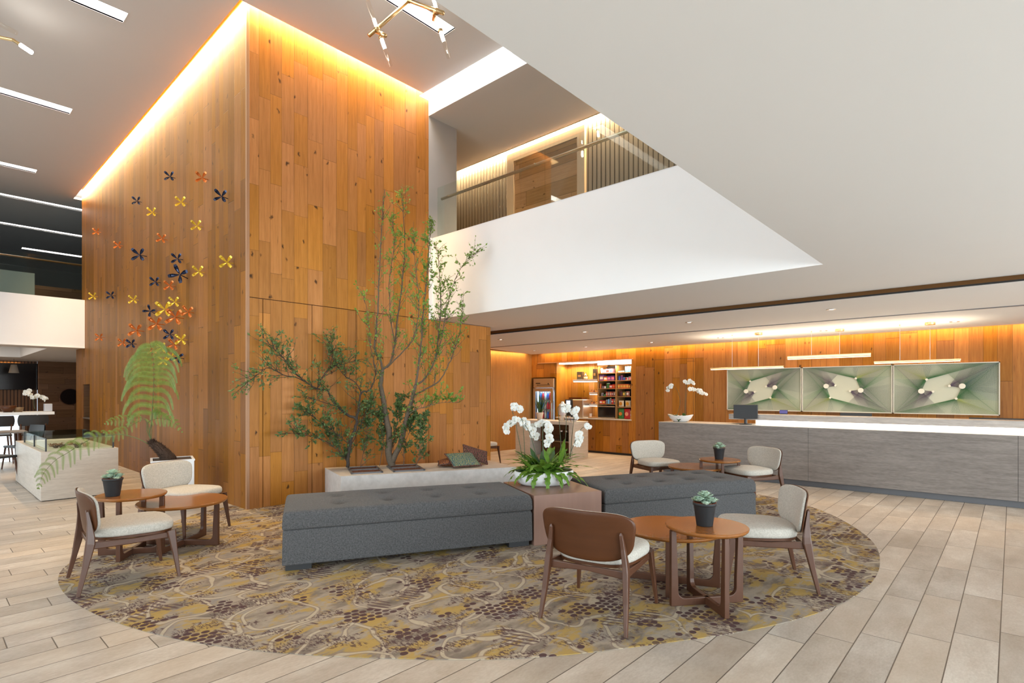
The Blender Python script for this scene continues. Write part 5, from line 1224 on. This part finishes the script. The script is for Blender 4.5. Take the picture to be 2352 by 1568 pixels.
leftl = [
 ([Z(556,1462), Z(568,1350), Z(590,1280), Z(603,1215), Z(560,1195), Z(505,1150), Z(470,1110)], .024, .013, 10, 1.0),
 ([Z(470,1110), Z(455,1070), Z(400,1058), Z(345,1025,-.05), Z(290,980,-.1), Z(240,915,-.1), Z(178,850,-.1), Z(118,790,-.1)], .012, .003, 40, 1.0),
 ([Z(345,1025,-.05), Z(290,1000,-.1), Z(230,988,-.1), Z(150,950,-.15), Z(110,975,-.2), Z(60,1010,-.2), Z(18,1048,-.2)], .007, .002, 24, 1.0),
 ([Z(603,1215), Z(615,1150), Z(628,1078), Z(670,1065), Z(700,990), Z(690,930)], .014, .005, 16, 1.0),
 ([Z(628,1078), Z(600,1030), Z(540,990,.1), Z(500,930,.1), Z(470,870,.1), Z(478,810,.1)], .008, .002, 30, 1.0),
 ([Z(400,1058), Z(430,990,.05), Z(470,950,.05), Z(540,930,.05), Z(600,910,.05)], .006, .002, 24, 1.0),
 ([Z(505,1150), Z(440,1130,-.1), Z(380,1120,-.15), Z(330,1200,-.2)], .006, .002, 10, 1.0),
 ([Z(570,1350), Z(500,1290,-.1), Z(430,1240,-.15), Z(350,1180,-.2)], .006, .002, 26, 2.0),
 ([Z(560,1440), Z(500,1370,-.1), Z(420,1320,-.2), Z(300,1290,-.25), Z(225,1290,-.3)], .006, .002, 24, 1.4),
 ([Z(575,1350), Z(620,1250,.05), Z(650,1180,.1), Z(690,1120,.1)], .006, .002, 24, 1.6),
]
t_ = tree('planter_tree', 'low spreading tree with dark small leaves, left one in the stone bench', (*BP(.33, .30)[:2], bz), 7.42, leftl, 12, M['leaf_dark'], M['bark_dark'] if False else plain('dark_bark', (.055, .042, .032), .9, nz=.4, ns=50), 0, 6.2, .040, tmin=.1, lean_up=.2)
shr = [
 ([Z(560,1465), Z(540,1400,-.1), Z(500,1340,-.1), Z(450,1300,-.15)], .004, .0015, 26, 1.4),
 ([Z(620,1468), Z(640,1380), Z(650,1300), Z(660,1230)], .004, .0015, 28, 1.2),
 ([Z(720,1455,.1), Z(740,1350,.1), Z(730,1250,.1), Z(720,1180,.1)], .005, .0015, 30, 1.5),
 ([Z(845,1450,.1), Z(850,1350,.1), Z(880,1260,.1), Z(900,1180,.1)], .005, .0015, 34, 1.6),
 ([Z(905,1470,-.1), Z(925,1400,-.1), Z(930,1300,-.1), Z(950,1210,-.1)], .005, .0015, 34, 1.5),
 ([Z(770,1450,.15), Z(800,1300,.15), Z(820,1180,.15), Z(830,1100,.15)], .005, .0015, 40, 1.6),
]
tree('understory_shrub', 'leafy undergrowth of thin dark green shoots around the feet of the two trees', (*BP(.62, .30)[:2], bz), 7.55, shr, 13, M['leaf_dark'], M['bark'], 0, 6.5, .040, tmin=.1, cat='shrub', lean_up=.2, tl=(.10, .26))

# ------------------------------------------------------------------ tree fern in its white planter
DFN = 7.02
pb = thing('square_planter', 'white square planter holding the leaning tree fern beside the timber tower', 'planter', (2.25, 7.92, .02))
PM = Matrix.Rotation(R_(-14), 4, 'Z')
MB().box((-.23, -.22, 0), (.23, .22, .585), M=PM).build('box_body', M['whitecer'], pb, bevel=.006)
mb = MB()
for a in ((-.235, -.225, .2, .235, -.205), ): pass
mb.box((-.236, -.226, .580), (.236, -.200, .60), M=PM).box((-.236, .200, .580), (.236, .226, .60), M=PM).box((-.236, -.2, .580), (-.21, .2, .60), M=PM).box((.21, -.2, .580), (.236, .2, .60), M=PM)
mb.build('rim', M['whitecer'], pb); MB().box((-.21, -.2, .5855), (.21, .2, .591), M=PM).build('soil', M['soil'], pb)
tf0 = Vector((2.26, 7.9, .592))
tf = thing('tree_fern', 'tree fern with a shaggy leaning trunk and lacy fronds in the white planter', 'plant', tf0)
df = tf0.x*FW.x+tf0.y*FW.y
def FL_(x, y, dd=0): return W(80+x/3.825, 770+y/3.825, df+dd)-tf0
mb = MB(); rng = random.Random(2)
P = smooth([FL_(1195, 1130), FL_(1175, 1080), FL_(1130, 1030), FL_(1085, 985), FL_(1040, 950), FL_(1020, 925)])
m = len(P)-1
mb.tube(P, [.088*(1-.62*(i/m)**1.2)*(.95+.1*rng.random()) for i in range(m+1)], 16)
for i in range(900):
    k = rng.randrange(1, m); r = .088*(1-.62*(k/m)**1.2); a = rng.uniform(0, 2*PI); tdir = (P[min(k+1, m)]-P[k-1]).normalized(); s = tdir.cross(Vector((0, 0, 1))).normalized(); u = s.cross(tdir)
    nrm = s*math.cos(a)+u*math.sin(a); p = P[k]+nrm*r*.92; q = p+nrm*rng.uniform(.008, .03)+tdir*rng.uniform(-.01, .04)+Vector((0, 0, rng.uniform(-.01, .01))); sd = nrm.cross(tdir)*.004
    mb.add([p-sd, p+sd, q], [(0, 1, 2)])
mb.build('trunk', M['bark_dark'], tf)
def frond(pts, n, Lf, droop, seed, r=.006, plume=None, tip=.15, face=0.0, dense=24):
    """a twice divided frond: stalk, side plumes, leaflets"""
    rng = random.Random(seed); P = smooth([FL_(*p) for p in pts], 8); m = len(P)-1
    MB().tube(P, [r*(1-.8*i/m) for i in range(m+1)], 6).build('frond_stalk', plain('fern_stalk', (.10, .11, .03), .7) if 'fern_stalk' not in bpy.data.materials else bpy.data.materials['fern_stalk'], tf, smooth=True)
    lf = MB()
    for k in range(n):
        f = tip+(1-tip)*k/(n-1); i = min(int(f*m), m-1); p = P[i]; d = (P[i+1]-P[i]).normalized()
        prof = plume(f) if plume else math.sin(PI*min(1, .18+.82*(f-tip)/(1-tip)))**.8
        for s in (-1, 1):
            side = (RT*(-d.z)+Vector((0, 0, 1))*(d.dot(RT))).normalized()*s      # across the frond in its own hanging plane
            L = Lf*max(.1, prof)*rng.uniform(.9, 1.1); dr = (side+d*.35+FW*rng.uniform(-.35, .1)+FW*face).normalized(); Q = [p]
            for q in range(9):
                dr = (dr+Vector((0, 0, -droop*(.05+.05*q)))).normalized(); Q.append(Q[-1]+dr*L/9)
            lf.tube(Q, [.0016]*10, 3, cap=False)
            ns = max(5, int(dense*L/.3))
            for q in range(ns):
                g_ = (q+.5)/ns*9; a = Q[int(g_)]+(Q[min(int(g_)+1, 9)]-Q[int(g_)])*(g_-int(g_)); td = (Q[min(int(g_)+1, 9)]-Q[int(g_)]).normalized()
                ln = .036*(1-.75*(q/ns)**1.6)*(L/.3)**.4
                nn = td.cross(FW+Vector((0, 0, .3))).normalized()
                for s2 in (-1, 1):
                    e = (nn*s2+td*.45).normalized()*ln+Vector((0, 0, -.004)); wv = td*.0036
                    lf.add([a-wv, a+wv, a+e+wv*.5, a+e-wv*.5], [(0, 1, 2, 3)])
    lf.build('frond_leaflets', M['leaf_fern'], tf)
up = lambda f: min(1.0, .55+.9*math.sin(PI*min(1, (f-.28)/.72*.8)))*(1 if f < .93 else .6)
frond([(1020,925), (1010,850), (1025,760), (1035,600), (1045,420), (1045,300), (1035,180), (1015,75)], 13, .46, 1.35, 1, .008, up, tip=.36, dense=36)
frond([(1010,960), (900,905), (760,870), (640,880), (520,900), (400,960), (290,1030), (190,1090), (100,1180), (60,1250), (30,1345)], 15, .20, .9, 2, .006, None, tip=.30, dense=26)
frond([(1018,915), (985,830), (1000,760), (1070,730), (1150,735), (1230,770), (1300,850)], 11, .10, .5, 3, .005, None, tip=.35, dense=30)
frond([(1015,915), (990,800), (960,730), (880,725), (780,735), (690,750), (610,775)], 10, .09, .8, 4, .004, None, tip=.4, dense=26)
frond([(1012,915), (1000,800), (960,740), (850,790), (760,840), (680,870), (600,850)], 9, .11, .8, 6, .004, None, tip=.45, dense=26)
frond([(1022,920), (1028,800), (1035,700), (1040,670), (1060,675), (1100,690)], 7, .09, .4, 5, .004, None, tip=.6, dense=26)

# ------------------------------------------------------------------ stone plinth with the glass case
VX0, VX1, VY0, VY1, VZ = 1.17, 2.03, 9.58, 12.2, .663
vp = thing('display_plinth', 'pale stone plinth with a low glass display case on the left', 'display case', (VX0, VY0, 0))
MB().box((0, 0, .01), (VX1-VX0, 1.42, VZ)).box((0, 1.425, .01), (VX1-VX0, VY1-VY0, VZ)).build('stone_body', M['stone_top'], vp, bevel=.003)
MB().box((.02, .02, 0), (VX1-VX0-.02, VY1-VY0-.02, .0095)).build('shadow_foot', M['dark'], vp)
a, b, c, d, z0, z1 = .06, VX1-VX0-.05, .06, VY1-VY0-.5, VZ+.001, VZ+.17
cs_ = vp
MB().box((a, c, z0), (b, c+.008, z1)).box((a, d-.008, z0), (b, d, z1)).box((a, c+.008, z0), (a+.008, d-.008, z1)).box((b-.008, c+.008, z0), (b, d-.008, z1)).build('glass_side', M['glass'], vp)
MB().box((a, c, z1+.001), (b, d, z1+.009)).build('glass_top', M['glass_dark'], vp)
for x, y in ((a, c), (b, c), (a, d), (b, d), (a, (c+d)/2)): MB().box((x-.009, y-.009, z0), (x+.009, y+.009, z1)).build('corner_post', M['black'], vp)
MB().box((a+.02, c+.02, z0), (b-.02, d-.02, z0+.012)).build('sand_bed', plain('sand', (.74, .64, .50), .9, nz=.1, ns=80), vp)
MB().box((VX1-VX0+.001, .10, .35), (VX1-VX0+.012, .28, .60)).build('access_door', M['black'], vp)
rng = random.Random(14); spots = []
while len(spots) < 9:
    x, y = VX0+rng.uniform(.16, .60), VY0+rng.uniform(.16, .95)
    if all(math.hypot(x-a_, y-b_) > .085 for a_, b_ in spots): spots.append((x, y))
spots.sort(key=lambda p: (p[0]*RT.x+p[1]*RT.y)/(p[0]*FW.x+p[1]*FW.y))
for i, (x, y) in enumerate(spots):
    t = thing('shell_specimen', 'brown knobbly dried specimen on sand in the glass case, %s from the left' % ORD[i], 'specimen', (x, y, VZ+.0135), rng.uniform(0, 6), 'dried specimens in the glass case')
    mb = MB(); r = rng.uniform(.028, .045)
    mb.lathe([(.001, 0), (r*.8, .004), (r, r*.5), (r*.7, r), (.001, r*1.1)], 10, cap=False)
    for k in range(9):
        a_ = k*.7; dv = Vector((math.cos(a_), math.sin(a_), rng.uniform(.1, 1))).normalized(); mb.tube([Vector((0, 0, r*.5)), Vector((0, 0, r*.5))+dv*r*1.7], [r*.3, r*.06], 5)
    mb.build('shell_body', cm([(150,110,80), (95,70,55), (190,150,115)][i % 3]), t)

# ------------------------------------------------------------------ lounge bar on the far left
bc = thing('bar_counter', 'white topped bar counter with a glowing bluish white front at the far left', 'bar counter', (2.12, 15.48, 0))
MB().box((-6, 0, .99), (0, .75, 1.05)).build('counter_top', M['whitecer'], bc); MB().box((-6, .30, 0), (-.55, .34, .985)).build('glowing_front', M['lamp_bar'], bc)
MB().box((-6, .345, 0), (-.45, .70, .985)).build('counter_body', M['stone'], bc)
def bar_chair(px, py, d, rz, lab, hz=.61):
    p = W(px, py, d); t = thing('bar_chair', lab, 'chair', (p.x, p.y, 0), rz, 'black chairs in the lounge')
    s = hz
    MB().box((-.21, -.22, s-.04), (.21, .22, s)).build('seat', M['black'], t, bevel=.015)
    mb = MB()
    def f(u, v): y = (u-.5)*.50; return (-.24+.5*y*y-.03*v, y*(1-.08*abs(2*v-1)**2), s+.16+.22*v)
    mb.grid(f, 12, 5); mb.grid(lambda u, v: (f(1-u, v)[0]-.025, f(1-u, v)[1], f(1-u, v)[2]), 12, 5); mb.build('backrest', M['black'], t, smooth=True)
    for sx in (-1, 1):
        for sy in (-1, 1): MB().tube([(sx*.18, sy*.19, s-.03), (sx*.22, sy*.23, 0)], [.018, .011], 8).build('leg', M['walnut'], t)
    MB().tube([(-.19, -.19, s-.02), (-.25, -.20, s+.20)], .013, 8).build('back_post', M['walnut'], t); MB().tube([(-.19, .19, s-.02), (-.25, .20, s+.20)], .013, 8).build('back_post', M['walnut'], t)
    return t
bar_chair(74, 1000, 11.7, R_(88), 'black bar chair with its back to the room, in front of the glowing bar')
bar_chair(-8, 1000, 11.3, R_(92), 'black bar chair cut by the left edge, in front of the glowing bar')
bar_chair(-16, 1020, 8.8, R_(30), 'dark chair at the near lounge table, cut by the left picture edge', .45)
bar_chair(52, 1020, 10.6, R_(200), 'dark chair behind the glass case end of the stone plinth', .45)
lt = thing('lounge_table', 'grey topped square table at the left edge before the bar', 'table', (W(-10, 1000, 10.2).x, W(-10, 1000, 10.2).y, 0))
MB().box((-.9, -.35, .71), (.42, .35, .74)).build('tabletop', M['stone'], lt, bevel=.004)
for x, y in ((.30, -.25), (.30, .25), (-.8, -.25), (-.8, .25)): MB().tube([(x, y, .709), (x+.02, y, 0)], [.028, .018], 8).build('leg', M['walnut_ply'], lt)
tv = thing('wall_television', 'large black television on the slatted lounge wall', 'television', (-.2, 24.97, 1.57))
MB().box((-3.2, -.08, 0), (3.23, 0, .90)).build('screen', M['screen'], tv, bevel=.01)
mr = thing('round_mirror', 'round dark mirror with a thin timber rim on the boarded lounge wall', 'mirror', (3.79, 24.58, 1.33))
MB().cyl((0, 0, 0), (0, -.03, 0), .27, 48).build('mirror_disc', M['screen'], mr); MB().cyl((0, 0, 0), (0, -.024, 0), .29, 48).build('rim', M['walnut_ply'], mr)
pl0 = W(32, 833, 17.5)
pd = thing('cone_pendant', 'small taupe cone pendant hanging before the black television', 'pendant lamp', (pl0.x, pl0.y, 0)); pd.location.z = 2.10
MB().lathe([(.13, 0), (.075, .26), (.06, .27), (.058, .26), (.122, .002)], 28, cap=False).build('shade', plain('taupe_shade', (.32, .27, .22), .6), pd, smooth=True); MB().cyl((0, 0, .26), (0, 0, .80), .005, 6).build('cord', M['black'], pd)
MB().lathe([(.001, .05), (.05, .05), (.04, .12), (.001, .12)], 14, cap=False).build('bulb', M['lamp_warm'], pd)
strip_lamp('lounge_wall_lamp', (-1.5, 24.90, 2.52), 8, .06, 50, (1.0, .55, .15))
bo = Vector((1.55, 15.75, 1.051)); oo = thing('bar_orchid', 'white orchid sprays on the bar counter at the far left', 'plant', bo)
db = bo.x*FW.x+bo.y*FW.y
def BL_(px, py): return W(px, py, db)-bo
MB().lathe([(.001, 0), (.07, 0), (.10, .10), (.09, .10), (.001, .09)], 24, cap=False).build('bowl', plain('bronze_bowl', (.20, .13, .07), .4), oo, smooth=True)
spray(oo, [BL_(80, 940), BL_(78, 920), BL_(72, 905), BL_(62, 898), BL_(56, 902)], .004, 7, .55, .055, TOC, 71)
spray(oo, [BL_(80, 940), BL_(76, 922), BL_(80, 912), BL_(92, 910), BL_(106, 918)], .004, 8, .45, .055, TOC, 72)
bk_ = thing('wooden_bowl', 'pale timber bowl on the bar counter at the far left edge', 'bowl', (W(18, 940, 11.6).x, W(18, 940, 11.6).y, 1.051))
MB().lathe([(.001, 0), (.07, 0), (.15, .14), (.14, .14), (.06, .012), (.001, .012)], 28, cap=False).build('dish', M['walnut_ply'], bk_, smooth=True)
sc = thing('tissue_box', 'pale translucent box at the right end of the bar counter', 'box', (1.98, 15.72, 1.051))
MB().box((0, 0, 0), (.14, .14, .17)).build('box_body', plain('translucent_box', (.42, .44, .50), .3), sc, bevel=.01)
mo = thing('wall_socket_panel', 'small black control panel on the slatted lounge wall', 'panel', (W(101, 932, 20).x*1.245, 24.97, 1.0)); MB().box((-.09, -.02, 0), (.09, 0, .18)).build('plate', M['black'], mo)
# far gallery: loungers behind the glass
for px, lab in ((-8, 'dark upholstered chair behind the far glass balustrade, nearest the left edge'), (52, 'dark upholstered chair behind the far glass balustrade, next to the frosted screen')):
    p = W(px, 660, 14.2); t = thing('gallery_chair', lab, 'chair', (p.x, p.y, 3.101), R_(-60), 'chairs on the far gallery')
    MB().box((-.28, -.28, .36), (.28, .28, .44)).build('seat', plain('slate_fabric', (.10, .12, .16), .9) if 'slate_fabric' not in bpy.data.materials else bpy.data.materials['slate_fabric'], t, bevel=.03)
    MB().grid(lambda u, v: (-.26+.6*(u-.5)**2-.1*v, (u-.5)*.62, .5+.42*v), 12, 6).grid(lambda u, v: (-.30+.6*(.5-u)**2-.1*v, (.5-u)*.62, .5+.42*v), 12, 6).build('backrest', bpy.data.materials['slate_fabric'], t, smooth=True)
    for sx in (-1, 1):
        for sy in (-1, 1): MB().tube([(sx*.24, sy*.24, .36), (sx*.28, sy*.28, 0)], [.02, .012], 8).build('leg', M['walnut'], t)
struct('floor_far_gallery', MB().box((-9, GY+.18, 3.09), (8, 28, 3.1)), M['kick'])
